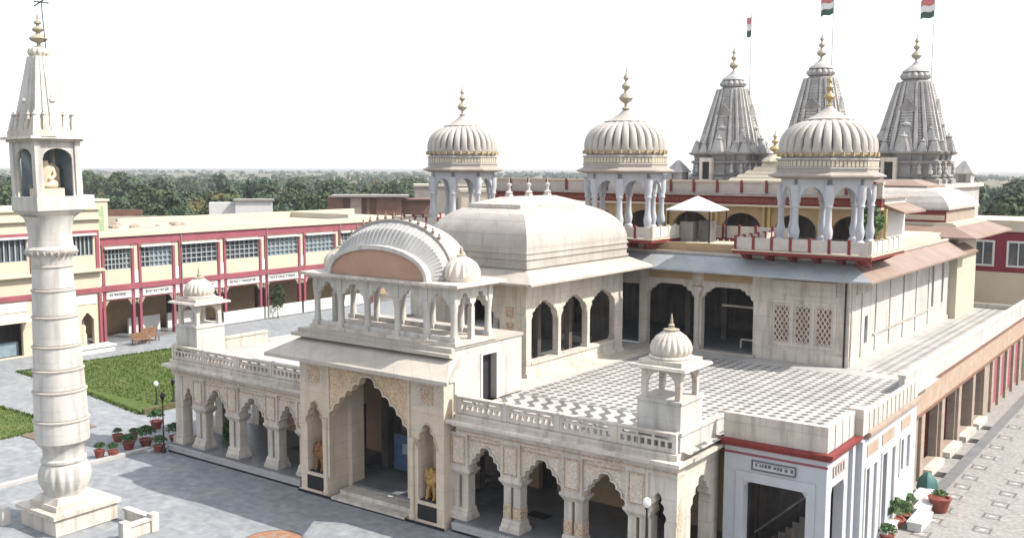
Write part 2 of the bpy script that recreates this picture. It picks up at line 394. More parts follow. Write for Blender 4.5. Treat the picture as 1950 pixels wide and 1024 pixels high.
def blades(name, x0, x1, y0, y1, n):
    b = MB()
    for i in range(n):
        x, y = R.uniform(x0, x1), R.uniform(y0, y1); h = R.uniform(.03, .11); a = R.uniform(0, pi); dx, dy = .05*cos(a), .05*sin(a)
        b.add([(x-dx,y-dy,.02),(x+dx,y+dy,.02),(x+R.uniform(-.05,.05),y+R.uniform(-.05,.05),.02+h)], [(0,1,2)])
    return tag(link(name, b, LAWN), kind='stuff')
blades('grass_blades', -70.2, -53.6, 36.3, 50.4, 15000); blades('grass_blades', -69.4, -54.3, 14.0, 30.1, 8000)
def margin(name, pts, n):
    b = MB()
    for i in range(n):
        (xa, ya), (xb, yb) = R.choice(pts); t_ = R.random(); x, y = xa+(xb-xa)*t_+R.gauss(0, .09), ya+(yb-ya)*t_+R.gauss(0, .09); a = R.uniform(0, pi); dx, dy = .07*cos(a), .07*sin(a)
        b.add([(x-dx,y-dy,0),(x+dx,y+dy,0),(x+R.uniform(-.1,.1),y+R.uniform(-.1,.1),.05+R.uniform(.02,.12))], [(0,1,2)])
    return tag(link(name, b, LAWN), kind='stuff')
margin('lawn_fringe', [((-71.2,36.4),(-61.5,35.7)),((-61.5,35.7),(-53.1,34.5)),((-71.2,36.4),(-70.2,50)),((-54.2,10),(-54.2,30.2)),((-69.5,30.2),(-54.2,30.2))], 5200)
b = MB(); b.box(-52.95, -52.7, 34.5, 52, 0, .32); tag(link('lawn_border', b, groundmat('border_soil', [(.05,.05,.02),(.12,.10,.05)], 2.0)), kind='structure')
structure('flower_bed', MB().box(-54.1, -52.4, 27.6, 31.2, 0, .05), groundmat('bed_soil', [(.12,.085,.06),(.18,.13,.10)], 2.0))
structure('court_kerb', MB().box(-46.1, -45.75, 4, 30.3, 0, .16), 'kerb')
structure('court_apron', MB().box(-45.75, -45.35, 29.9, 31.0, 0, .1), 'kerb')
# paving medallion
def disc(name, x, y, r, z, m, n=40): return structure(name, MB().add([(x+r*cos(2*pi*i/n), y+r*sin(2*pi*i/n), z) for i in range(n)], [tuple(range(n))]), m)
disc('paving_medallion_rim', -30.55, 25.58, 1.24, .002, 'motif_dark'); disc('paving_medallion', -30.55, 25.58, 1.15, .006, 'medal_brown')
b = MB()
for k in range(8):
    a = 2*pi*k/8; c, s = cos(a), sin(a); px, py = -s, c
    b.add([(-30.55+.25*c,25.58+.25*s,.010),(-30.55+.6*c+.13*px,25.58+.6*s+.13*py,.010),(-30.55+.98*c,25.58+.98*s,.010),(-30.55+.6*c-.13*px,25.58+.6*s-.13*py,.010)], [(0,1,2,3)])
structure('paving_star', b, 'pink_stone')
# square inlays of the side yard
for X0, ys in ((-9.7, [42.1,44.1,45.9,47.9,49.7,51.4,53.5,55.7,58.0,60.4,63.2,66.2,69.5,73.0]), (-7.75, [38.0,40.2,42.2,44.1,46.1,48.0,49.8,51.7,53.8,55.9,58.2])):
    for y in ys:
        b = MB(); s = .36
        for a0, a1 in (((-s,-s),(s,-s)),((s,-s),(s,s)),((s,s),(-s,s)),((-s,s),(-s,-s))):
            q = .72
            b.add([(X0+a0[0],y+a0[1],.002),(X0+a1[0],y+a1[1],.002),(X0+a1[0]*q,y+a1[1]*q,.002),(X0+a0[0]*q,y+a0[1]*q,.002)], [(0,1,2,3)])
        b.add([(X0+s,y-s,.002),(X0+s*1.75,y-s*1.75,.002),(X0+s*.72,y-s,.002)], [(0,1,2)]); b.add([(X0-s,y+s,.002),(X0-s*1.75,y+s*1.75,.002),(X0-s*.72,y+s,.002)], [(0,1,2)])
        structure('paving_inlay', b, 'motif_dark')
        structure('paving_inlay_centre', MB().add([(X0-.10,y-.10,.004),(X0+.10,y-.10,.004),(X0+.10,y+.10,.004),(X0-.10,y+.10,.004)], [(0,1,2,3)]), 'motif_white')
#@@VERANDA
TZ = 4.95      # terrace level
def balustrade(th, plane, at, u0, u1, z0, z1, step=2.6, th_=.16, material='marble'):
    """pierced parapet: posts, rails and small piers with daylight between"""
    n = max(1, round(abs(u1-u0)/step)); s = (u1-u0)/n
    for k in range(n):
        a = u0+k*s; bb = a+s; holes = []; inner = s-.34; q = max(4, int(inner/.26)); wq = inner/q
        for i in range(q): holes.append((a+.22+i*wq+.05, a+.22+(i+1)*wq-.05, z0+.16, z0+.38))
        holes2 = [(a+.3, bb-.2, z0+.46, z0+.58)]
        mb = MB().cells(plane, at, at+th_, a+.14, bb, z0, z1-.07, holes+[(a+.34+i*(inner-.2)/3, a+.24+(i+1)*(inner-.2)/3, z0+.47, z0+.56) for i in range(3)])
        th.part('parapet_panel', mb, material)
        p = MB()
        if plane == 'xz': p.box(a-.0, a+.14, at-.03, at+th_+.03, z0, z1+.04)
        else: p.box(at-.03, at+th_+.03, a, a+.14, z0, z1+.04)
        th.part('parapet_post', p, material)
    r = MB()
    if plane == 'xz': r.box(u0+.14, u1, at-.04, at+th_+.04, z1-.07, z1-.0)
    else: r.box(at-.04, at+th_+.04, u0+.14, u1, z1-.07, z1)
    th.part('parapet_rail', r, material)

def wing(th, xs, narrow, side, zc):
    """front arcade of one wing; xs = pier centres from the gate outwards, narrow = small end bay"""
    Y0, Y1 = 31.1, 31.75; zp = .45; zspr = 2.42
    x_lo, x_hi = min(xs+[narrow]), max(xs+[narrow])
    th.part('plinth', MB().box(x_lo-.1, x_hi+.1, 30.85, 36.6, 0, zp), 'slate')
    th.part('plinth_edge', MB().box(x_lo-.1, x_hi+.1, 30.72, 30.85, 0.09, .3).box(x_lo-.1, x_hi+.1, 30.69, 30.85, .3, .38), 'kerb')
    th.part('base_shadow_strip', MB().box(x_lo-.1, x_hi+.1, 30.7, 30.85, 0, .09), 'black')  # black strip standing in for the shadow line at the plinth foot
    xs = sorted(xs)
    for i, x in enumerate(xs):
        w = .42
        pil = MB()
        for sx in (-.24, .24):
            pil.cbox(x+sx, 31.42, .34, .46, .95, zspr-.12)
        th_p = th.part('pier', pil, 'marble')
        th.part('pier_stain', MB().cbox(x-.24, 31.42, .37, .49, .98, 1.5).cbox(x+.24, 31.42, .37, .49, .98, 1.5), 'inlay', th_p) if side > 0 and i in (1, 2) else None
        th.part('pier_base', MB().cbox(x, 31.42, 1.0, .84, zp, .62).frustum(x-.47, x+.47, 31.04, 31.80, .62, x-.43, x+.43, 31.14, 31.70, .95), 'marble', th_p)
        th.part('pier_capital', MB().frustum(x-.42, x+.42, 31.16, 31.68, zspr-.12, x-.55, x+.55, 31.06, 31.78, zspr+.08).cbox(x, 31.42, 1.14, .74, zspr+.08, zspr+.2), 'marble', th_p)
        th.part('carved_block', MB().cbox(x, 31.36, .95, .62, zspr+.2, 4.12), 'marble', th_p)
        th.part('carved_panel', MB().box(x-.27, x+.27, 31.02, 31.05, zspr+.45, 3.92), 'carved_pale', th_p)
        th.part('panel_frame', MB().cells('xz', 31.0, 31.05, x-.34, x+.34, zspr+.38, 3.99, [(x-.29, x+.29, zspr+.43, 3.94)]), 'inlay', th_p)
    for a, c in zip(xs[:-1], xs[1:]):
        l, r = a+.52, c-.52
        th.part('arch_spandrel', MB().prism(panel_poly(a+.475, c-.475, zspr+.2, 4.12, [arch(l, r, zspr+.2, 3.68, 4, .3)]), 'xz', 31.15, 31.65), 'carved_pale')
        ap = arch(l, r, zspr+.2, 3.68, 4, .3)
        th.part('arch_rim', arch_rim(ap, 'xz', 31.09, 31.15, .07), 'marble')
        th.part('spandrel_frame', MB().cells('xz', 31.11, 31.148, a+.5, c-.5, 3.86, 4.1, [(a+.55, c-.55, 3.91, 4.05)]), 'inlay')
    th.part('entablature', MB().box(x_lo-.1, x_hi+.1, 31.02, 31.75, 4.12, 4.42), 'marble')
    th.part('moulding', MB().box(x_lo-.12, x_hi+.12, 30.98, 31.02, 4.2, 4.26), 'inlay')
    th.part('cornice', MB().box(x_lo-.2, x_hi+.2, 30.85, 31.75, 4.42, 4.56).box(x_lo-.35, x_hi+.35, 30.62, 31.75, 4.56, 4.70).box(x_lo-.1, x_hi+.1, 30.95, 31.75, 4.70, TZ-.02), 'marble')

vr = T('arcaded_veranda', 'cream marble arcade with cusped arches right of the tall gateway, tiled terrace on top', 'veranda', (-20.5, 31, 0))
wing(vr, [-25.35, -22.7, -19.8, -17.0], -15.45, 1, 0)
# corner bay and its right-hand side
nb = arch(-16.42, -15.88, 2.3, 3.4, 3, .25)
vr.part('corner_wall', MB().prism(panel_poly(-16.52, -15.4, .45, 4.12, [[(-16.42,.45)]+nb+[(-15.88,.45)]]), 'xz', 31.12, 31.62), 'marble')
vr.part('corner_wall', MB().prism(panel_poly(31.622, 34.6, .45, 4.12, [[(32.25,.45)]+arch(32.25, 33.95, 2.45, 3.7, 4, .3)+[(33.95,.45)]]), 'yz', -15.9, -15.402), 'marble')
nn = arch(31.2, 31.5, 2.2, 3.15, 3, .25)
vr.part('corner_niche', MB().prism([(31.2,1.0)]+nn+[(31.5,1.0)], 'yz', -15.40, -15.385), 'inlay')
vr.part('corner_entablature', MB().box(-15.95, -15.38, 31.76, 34.6, 4.12, 4.42).box(-15.95, -15.25, 31.76, 34.6, 4.42, 4.56).box(-15.95, -15.05, 31.76, 34.4, 4.56, 4.70).box(-15.95, -15.35, 31.76, 34.6, 4.70, TZ-.02), 'marble')
# inside of the right arcade
vr.part('back_wall', MB().cells('xz', 36.3, 36.6, -25.6, -15.0, .45, 4.5, [(-24.9,-23.9,.45,2.9),(-19.0,-17.9,.45,3.0)]), 'ochre')
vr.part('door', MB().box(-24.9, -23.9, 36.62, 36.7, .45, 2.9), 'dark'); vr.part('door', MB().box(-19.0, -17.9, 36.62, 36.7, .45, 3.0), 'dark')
vr.part('floor_mat', MB().cbox(-22.9, 33.4, 1.0, .6, .452, .47), 'black'); vr.part('floor_mat', MB().cbox(-17.5, 33.0, .9, .6, .452, .47), 'black')
vr.part('terrace_slab', MB().box(-25.6, -15.402, 31.66, 50.2, 4.72, TZ-.004), 'marble')
vr.part('rear_floor', MB().box(-34.38, -25.6, 36.0, 50.0, 4.72, TZ), 'marble')
vr.part('terrace_tiles', MB().box(-25.6, -15.0, 31.3, 50.2, TZ-.004, TZ), 'tiles')
balustrade(vr, 'xz', 31.06, -25.55, -15.45, TZ, 5.66)
for (u0, u1) in ((31.25, 34.9),):
    vr.part('side_parapet', MB().box(-15.55, -15.38, u0, u1, TZ, 5.55).box(-15.6, -15.33, u0, u1, 5.55, 5.66), 'marble_white')

vl = T('arcaded_veranda', 'cream marble arcade with cusped arches left of the tall gateway, open at its far corner', 'veranda', (-40, 31, 0))
wing(vl, [-42.65, -39.95, -37.03, -34.75], -44.75, -1, 0)
vl.part('corner_pier', MB().cbox(-44.35, 31.4, .6, .6, .45, 4.12).cbox(-44.35, 31.4, .85, .85, .45, .8), 'marble')
vl.part('corner_spandrel', MB().prism(panel_poly(-44.05, -43.13, 2.5, 4.12, [arch(-44.0, -43.18, 2.55, 3.5, 3, .25)]), 'xz', 31.15, 31.6), 'carved_pale')
for y in (33.9, 36.4):
    vl.part('corner_pier', MB().cbox(-44.35, y, .6, .6, .45, 4.12).cbox(-44.35, y, .85, .85, .45, .8), 'marble')
vl.part('side_beam', MB().box(-44.7, -44.0, 31.76, 50.0, 3.7, 4.7), 'marble')
vl.part('back_wall', MB().cells('xz', 36.3, 36.6, -43.9, -34.5, .45, 4.5, [(-40.9,-39.9,.45,2.9),(-36.6,-35.8,.45,2.8)]), 'salmon')
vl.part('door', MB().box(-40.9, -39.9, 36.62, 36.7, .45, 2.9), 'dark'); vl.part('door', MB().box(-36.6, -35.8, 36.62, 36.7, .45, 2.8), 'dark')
vl.part('floor_mat', MB().cbox(-38.3, 34.2, 1.3, .6, .452, .47), 'black')
vl.part('terrace_slab', MB().box(-44.8, -34.4, 31.66, 52, 4.72, TZ-.004), 'marble')
vl.part('terrace_tiles', MB().box(-44.8, -34.4, 31.3, 52, TZ-.004, TZ), 'tiles')
vl.part('side_wall', MB().box(-44.6, -44.2, 36.8, 52, 0, 3.7), 'marble')
balustrade(vl, 'xz', 31.06, -44.75, -34.45, TZ, 5.66)
vl.part('side_parapet', MB().box(-44.9, -44.7, 31.3, 37.4, TZ, 5.5).box(-44.95, -44.65, 31.3, 37.4, 5.5, 5.62), 'marble')
vl.part('side_parapet', MB().box(-44.9, -44.7, 37.4, 52, TZ, 5.1), 'marble_white')

#@@GATE
g = T('entrance_gateway', 'tall cream gateway with carved cusped arch, lion niches and broad sloping eave', 'gateway', (-30.1, 30.6, 0))
F0 = 30.6
for sx, xa, xb in ((-1, -34.4, -32.55), (1, -27.6, -25.75)):
    xm = (xa+xb)/2+ (.02 if sx < 0 else 0)
    po = panel_poly(xa, xb, 1.0, 5.05, [[(xm-.5, 1.0)]+arch(xm-.5, xm+.5, 3.3, 4.35, 3, .28)+[(xm+.5, 1.0)]])
    q = g.part('niche_front', MB().prism(po, 'xz', F0, F0+.35), 'gate_marble')
    g.part('niche_side', MB().box(xa, xm-.5, F0+.35, F0+1.2, 0.0, 6.1).box(xm+.5, xb, F0+.35, F0+1.2, 0, 6.1), 'gate_marble', q)
    g.part('niche_back', MB().box(xm-.5, xm+.5, F0+1.0, F0+1.2, 1.0, 6.1), 'gate_marble', q)
    g.part('niche_foot', MB().box(xa, xb, F0, F0+.35, 0, 1.0).box(xm-.5, xm+.5, F0+.35, F0+1.0, 0, 1.0).box(xa-.08, xb+.08, F0-.1, F0, 0, .14), 'gate_marble', q)
    g.part('black_panel', MB().box(xm-.52, xm+.52, F0-.03, F0, .22, .86), 'black', q)
    g.part('panel_emblem', MB().lathe(0, 0, [(.0,-.01),(.09,0),(0,.01)], 10), 'marble_white', q) if False else None
    g.part('niche_rim', arch_rim(arch(xm-.5, xm+.5, 3.3, 4.35, 3, .28), 'xz', F0-.04, F0, .06), 'inlay', q)
    g.part('upper_panel', MB().box(xa, xb, F0, F0+.35, 5.05, 6.15), 'carved_pale', q)
    g.part('square_inlay', MB().box(xm-.36, xm+.36, F0-.025, F0, 5.2, 5.95), 'inlay', q)
    g.part('colonnette', MB().lathe(xb-.13 if sx < 0 else xa+.13, F0-.06, [(.13,.15),(.16,.3),(.09,.45),(.09,3.3),(.15,3.45),(.18,3.7)], 10), 'gate_marble', q, True)
big = arch(-32.45, -27.7, 3.75, 5.9, 6, .26, .15)
g.part('arch_spandrel', MB().prism(panel_poly(-32.55, -27.6, 3.7, 6.15, [big]), 'xz', F0-.02, F0+.35), 'carved')
g.part('arch_rim', arch_rim(big, 'xz', F0-.07, F0-.02, .09), 'gate_marble')
g.part('lintel_frieze', MB().box(-32.43, -27.72, F0-.05, F0-.02, 5.98, 6.12), 'inlay')
for xx in (-32.5, -27.65):
    g.part('frame_strip', MB().box(xx-.06, xx+.06, F0-.06, F0-.022, 1.0, 6.15), 'gate_marble')
g.part('passage_wall', MB().box(-32.58, -32.3, F0+1.2, 32.6, 0, 6.1), 'gate_marble')
g.part('passage_wall', MB().box(-27.85, -27.57, F0+1.2, 32.6, 0, 6.1), 'gate_marble')
g.part('inner_wall', MB().box(-34.38, -32.58, 32.3, 32.6, 0, 6.1).box(-27.57, -25.78, 32.3, 32.6, 0, 6.1), 'marble')
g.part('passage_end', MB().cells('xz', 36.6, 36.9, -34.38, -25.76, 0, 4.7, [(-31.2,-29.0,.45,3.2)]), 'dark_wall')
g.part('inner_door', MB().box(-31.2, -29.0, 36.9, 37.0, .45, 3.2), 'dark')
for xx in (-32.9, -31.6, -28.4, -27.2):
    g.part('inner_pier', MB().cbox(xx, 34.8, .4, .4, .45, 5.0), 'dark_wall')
g.part('notice_board', MB().box(-31.5, -30.4, 33.78, 33.86, .8, 2.5), 'blue_sign')
g.part('notice_sheet', MB().box(-30.95, -30.6, 33.75, 33.777, 1.6, 2.1), 'blue_glass')
g.part('ceiling', MB().box(-34.4, -26.4, 30.96, 36.5, 6.1, 6.3), 'marble')
g.part('base_shadow_strip', MB().box(-34.5, -32.3, F0-.13, F0-.1, 0, .12).box(-27.85, -25.65, F0-.13, F0-.1, 0, .12).box(-32.3,-27.85,30.42,30.45,0,.05), 'black')  # same drawn-in shadow line along the gateway foot and first step
g.part('step', MB().box(-32.3, -27.85, 30.45, 32.4, 0, .17), 'marble'); g.part('step', MB().box(-32.3, -27.85, 31.0, 36.6, .17, .34), 'marble')
g.part('step', MB().box(-32.3, -27.85, 31.8, 36.6, .34, .45), 'slate')
# eave
ev = MB()
zi, zo = 7.22, 6.62
for dz in (0,):
    o = [(-35.3,29.3,zo),(-24.5,29.3,zo),(-25.69,31.3,zo+.12),(-34.46,31.3,zo+.12)]
    i = [(-34.5,30.95,zi),(-25.68,30.95,zi),(-25.68,31.6,zi),(-34.5,31.6,zi)]
    ev.loft([[(x,y,z-.16) for x,y,z in o], o, i, [(x,y,z-.5) for x,y,z in i]], cap=False)
g.part('sloping_eave', ev, 'chhajja')
g.part('upper_block', MB().box(-34.45, -25.7, 30.95, 31.25, 6.15, 7.5).box(-34.45, -34.15, 31.25, 36, TZ, 7.5).box(-34.15, -26.0, 35.7, 36, TZ, 7.5), 'marble')
sw = MB().cells('yz', -26.0, -25.7, 31.25, 36.0, TZ+.002, 7.5, [(33.1, 34.1, TZ+.002, 7.0)])
s_ = g.part('side_wall', sw, 'marble_white', label='bluish white side wall with a narrow dark doorway')
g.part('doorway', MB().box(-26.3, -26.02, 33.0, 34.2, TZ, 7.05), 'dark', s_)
g.part('door_trim', MB().box(-25.7, -25.66, 32.98, 33.1, TZ+.002, 7.1).box(-25.7, -25.66, 34.1, 34.22, TZ+.002, 7.1).box(-25.7, -25.66, 33.1, 34.1, 7.0, 7.1), 'white', s_)
g.part('roof_slab', MB().box(-34.5, -25.64, 31.0, 36.06, 7.5, 7.62).box(-34.9, -25.4, 30.55, 31.0, 7.28, 7.42).box(-34.7, -25.5, 30.8, 31.0, 7.42, 7.62), 'chhajja')

#@@PAVILION
p = T('roof_pavilion', 'open marble pavilion with curved vaulted roof, standing on the gateway roof', 'pavilion', (-29.9, 32.3, 7.62))
PX = [-34.0, -32.45, -30.8, -29.0, -27.35, -25.85]
p.part('base', MB().box(-34.3, -25.58, 31.15, 34.0, 7.62, 7.78), 'marble')
for y in (31.4, 33.7):
    for x in PX:
        p.part('column', MB().cbox(x, y, .36, .34, 7.78, 7.98).lathe(x, y, [(.17,7.98),(.15,8.2),(.14,8.9),(.17,9.1),(.19,9.42)], 10).cbox(x, y, .3, .28, 9.42, 9.98), 'marble_white', smooth=True)
    for a, c in zip(PX[:-1], PX[1:]):
        p.part('arch_panel', MB().prism(panel_poly(a+.15, c-.15, 9.1, 9.98, [arch(a+.16, c-.16, 9.12, 9.8, 3, .25)]), 'xz', y-.1, y+.1), 'marble_white')
    p.part('low_rail', MB().box(-33.85, -26.0, y-.05, y+.05, 7.78, 7.98), 'marble_white')
for x in (PX[0], PX[-1]):
    p.part('arch_panel', MB().prism(panel_poly(31.55, 33.55, 9.1, 9.98, [arch(31.56, 32.45, 9.12, 9.8, 3, .25), arch(32.6, 33.54, 9.12, 9.8, 3, .25)]), 'yz', x-.1, x+.1), 'marble_white')
    p.part('column', MB().cbox(x, 32.52, .22, .22, 7.78, 9.15), 'marble_white')
p.part('eave_slab', MB().box(-34.35, -25.5, 31.05, 34.05, 9.98, 10.1).box(-34.6, -25.25, 30.85, 34.25, 10.1, 10.22), 'marble')
xc = -30.0
def arcp(hw, z0, rise, y, n=22): return [(xc-hw*cos(pi*k/n), y, z0+rise*sin(pi*k/n)**.9) for k in range(n+1)]
p.part('tympanum', MB().loft([arcp(2.8,10.24,1.2,31.16), arcp(2.8,10.24,1.2,31.5)]), 'salmon')
p.part('arch_rim', MB().loft([arcp(2.8,10.222,1.22,31.05)+arcp(2.98,10.222,1.4,31.05)[::-1], arcp(2.8,10.222,1.22,31.35)+arcp(2.98,10.222,1.4,31.35)[::-1]]), 'marble_white')
# ribbed front slope of the vault
rib = MB(); n = 120
A = [(xc-2.98*cos(pi*k/n), 31.35, 10.22+1.4*sin(pi*k/n)**.9) for k in range(n+1)]
B = [(xc-3.3*cos(pi*k/n), 31.75+(.10 if k % 3 == 0 else 0), 10.22+2.1*sin(pi*k/n)**.9) for k in range(n+1)]
Cc = [(xc-3.36*cos(pi*k/n), 32.25, 10.22+2.4*sin(pi*k/n)**.9) for k in range(n+1)]
rib.loft([A, B, Cc], cap=False, closed=False); p.part('ribbed_slope', rib, 'vault_stone')
p.part('vault', MB().loft([arcp(3.36,10.22,2.4,32.25), arcp(3.2,10.22,2.42,33.2), arcp(3.0,10.22,2.2,33.9), arcp(2.7,10.22,1.6,34.1)]), 'marble_white', smooth=True)
p.part('ridge_band', MB().loft([arcp(3.36,10.222,2.4,32.2)+arcp(3.46,10.222,2.5,32.2)[::-1], arcp(3.36,10.222,2.4,32.36)+arcp(3.46,10.222,2.5,32.36)[::-1]]), 'chhajja')
for k in range(5, 18):
    a = pi*k/22; x, z = xc-3.46*cos(a), 10.22+2.5*sin(a)**.9
    p.part('ridge_finial', MB().lathe(x, 32.28, [(.05,z-.03),(.07,z+.05),(.08,z+.10),(.03,z+.15),(.045,z+.19),(.01,z+.28)], 8), 'brown_eave', smooth=True)
for x in (-33.55, -26.35):
    d = p.part('corner_dome', MB().lathe(x, 32.5, [(.72,10.22),(.78,10.36),(.82,10.5),(.80,10.7),(.66,10.95),(.4,11.15),(.2,11.25)], 40, ribs=16, depth=.2, zr=(10.45,11.2)), 'marble', smooth=True)
    p.part('dome_finial', MB().lathe(x, 32.5, [(.2,11.25),(.22,11.3),(.08,11.36),(.1,11.45),(.02,11.7)], 10), 'brass', d, True)

#@@HALL
h = T('domed_hall', 'arcaded marble hall under a long curved plaster dome with three finials, behind the gateway', 'hall', (-30.1, 43, TZ))
HX0, HX1, HY0, HY1 = -33.2, -27.0, 38.2, 47.4
# right side: base wall, posts, arches
posts = [38.42, 41.1, 43.85, 46.75]
for X, dx in ((HX1, -.35), (HX0+.35, -.35)):
    h.part('base_wall', MB().box(X-.35, X, HY0, HY1, TZ+.002, 5.55).box(X-.40, X+.1, HY0-.05, HY1, TZ+.002, 5.15).box(X-.42, X+.07, HY0+.4, HY1-.6, 5.55, 5.68), 'marble')
    for y in posts:
        h.part('post', MB().cbox(X-.17, y, .34, .42 if y in (posts[0], posts[-1]) else .24, 5.55, 7.95).cbox(X-.17, y, .42, .5 if y in (posts[0], posts[-1]) else .36, 5.55, 5.85).frustum(X-.30, X-.04, y-.13, y+.13, 7.5, X-.36, X+.03, y-.3, y+.3, 7.95), 'marble')
    h.part('arcade', MB().prism(panel_poly(HY0, HY1, 7.95, 9.35, [arch(a+.3, c-.3, 7.951, 8.55, 4, .2) for a, c in zip(posts[:-1], posts[1:])]), 'yz', X-.34, X-.02), 'marble')
    h.part('end_wall', MB().box(X-.35, X, 46.98, HY1, 5.55, 7.95), 'marble')
fr = panel_poly(HX0+.35, HX1-.35, TZ+.002, 9.35, [[(-31.6,TZ+.002)]+arch(-31.6, -28.6, 7.5, 8.5, 4, .25)+[(-28.6,TZ+.002)]])
ff = h.part('front_wall', MB().prism(fr, 'xz', HY0, HY0+.35), 'marble')
for z in (7.05, 7.8):
    h.part('square_inlay', MB().box(-28.2, -27.72, HY0-.025, HY0, z, z+.5), 'inlay', ff)
h.part('floor', MB().box(HX0+.35, HX1-.42, HY0+.35, HY1, TZ+.001, TZ+.15), 'slate')
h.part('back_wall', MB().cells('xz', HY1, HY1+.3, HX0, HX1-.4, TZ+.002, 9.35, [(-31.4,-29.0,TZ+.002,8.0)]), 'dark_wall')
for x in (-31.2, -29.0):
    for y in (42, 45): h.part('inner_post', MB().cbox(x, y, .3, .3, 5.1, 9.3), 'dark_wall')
h.part('ceiling', MB().box(HX0+.02, HX1-.02, HY0+.02, HY1, 9.35, 9.5), 'marble')
zo, zi = 9.62, 10.12
o = [(HX0-1.05,HY0-1.1,zo),(HX1+1.05,HY0-1.1,zo),(HX1+1.05,49.0,zo),(HX0-1.05,49.0,zo)]; i = [(HX0,HY0,zi),(HX1,HY0,zi),(HX1,48.0,zi),(HX0,48.0,zi)]
h.part('sloping_eave', MB().loft([[(x,y,9.5) for x,y,z in i], [(x,y,z-.1) for x,y,z in o], o, i], cap=False), 'chhajja')
# curved dome: rectangular rings following the measured profile
prof = [(0,9.5),(0,10.85),(-.05,10.9),(-.05,10.98),(.0,11.0),(.0,11.3),(.06,11.62),(.18,11.95),(.38,12.28),(.68,12.6),(1.05,12.85),(1.5,13.05),(1.95,13.18)]
def cr(pts, n=5):
    out = []
    for i in range(len(pts)-1):
        p0, p1, p2, p3 = pts[max(0,i-1)], pts[i], pts[i+1], pts[min(len(pts)-1,i+2)]
        for k in range(n):
            t = k/n; out.append(tuple(.5*((2*b)+(-a+c)*t+(2*a-5*b+4*c-d)*t*t+(-a+3*b-3*c+d)*t**3) for a, b, c, d in zip(p0, p1, p2, p3)))
    return out+[pts[-1]]
rings = []
for ins, z in prof[:5]+cr(prof[5:]):
    ly = ins*1.55
    rings.append([(HX0+ins,HY0+ins*1.15,z),(HX1-ins,HY0+ins*1.15,z),(HX1-ins,47.75-ly,z),(HX0+ins,47.75-ly,z)])
dm = h.part('dome', MB().loft(rings), 'hall_dome', smooth=True)
h.part('dome_band', MB().box(HX0-.06, HX1+.06, HY0-.06, 47.81, 11.0, 11.1), 'pink_stone', dm) if False else None
h.part('dome_band', MB().box(HX0-.07, HX1+.07, HY0-.07, 47.82, 10.2, 10.32).box(HX0-.05, HX1+.05, HY0-.05, 47.80, 10.62, 10.7), 'hall_dome', dm)
h.part('dome_stain', MB().box(HX0+.02, HX1-.02, HY0-.004, HY0+.1, 11.0, 11.22), 'salmon', dm) if False else None
h.part('ridge_platform', MB().box(-31.75, -28.45, 39.7, 45.7, 12.98, 13.16).frustum(-31.65,-28.55,39.8,45.6,13.16,-30.35,-29.85,40.6,44.9,13.5), 'marble', dm)
for y in (41.0, 42.75, 44.5):
    h.part('finial', MB().cbox(-30.1, y, .3, .3, 13.4, 13.62).lathe(-30.1, y, [(.14,13.62),(.2,13.72),(.08,13.8),(.07,14.0),(.13,14.08),(.13,14.15),(.03,14.2),(.015,14.5)], 10), 'marble_white', smooth=True)

#@@TOWER
t = T('temple_hall', 'long two storey marble temple block with dark bracketed openings and pierced screens', 'temple', (-30, 62, TZ))
TX0, TX1, TY0, TY1 = -45.0, -15.4, 50.0, 73.0
opens = [(-26.9, -23.95, TZ+.002, 8.55), (-23.5, -20.5, TZ+.002, 8.55)]
mir = [(-60.2-b_, -60.2-a_, c_, d_) for a_, b_, c_, d_ in opens]
mid = [(-32.8,-27.4,TZ+.002,8.4)]
t.part('front_wall', MB().cells('xz', TY0, TY0+.4, TX0, TX1, TZ+.002, 9.9, opens+mir+mid), 'marble')
for l, r in ((-26.9,-23.95),(-23.5,-20.5),(-36.25,-33.3),(-39.7,-36.7)):
    lint = [(l,8.549)]+[(l,8.0),(l+.12,8.05),(l+.2,8.22),(l+.42,8.25),(l+.5,8.42),(l+.62,8.45),(l+.7,8.549)]
    t.part('corner_bracket', MB().prism([(l,8.549),(l,7.9),(l+.14,8.0),(l+.2,8.2),(l+.42,8.25),(l+.5,8.42),(l+.7,8.46),(l+.74,8.549)], 'xz', TY0+.02, TY0+.3), 'marble')
    t.part('corner_bracket', MB().prism([(r,8.549),(r,7.9),(r-.14,8.0),(r-.2,8.2),(r-.42,8.25),(r-.5,8.42),(r-.7,8.46),(r-.74,8.549)], 'xz', TY0+.02, TY0+.3), 'marble')
t.part('front_post', MB().cbox(-23.72, TY0-.08, .2, .16, TZ+.3, 8.0).cbox(-23.72, TY0-.1, .42, .2, TZ+.002, TZ+.3).frustum(-23.82,-23.62,TY0-.16,TY0,8.0,-24.05,-23.4,TY0-.2,TY0,8.5), 'marble')
for a_, b_ in ((-26.8,-24.1),(-23.4,-20.6)):
    t.part('lintel_panel', MB().box(a_, b_, TY0-.03, TY0, 8.85, 9.3), 'ochre')
t.part('skirting', MB().box(-20.4, TX1+.06, TY0-.06, TY0, TZ+.002, 5.5), 'marble')
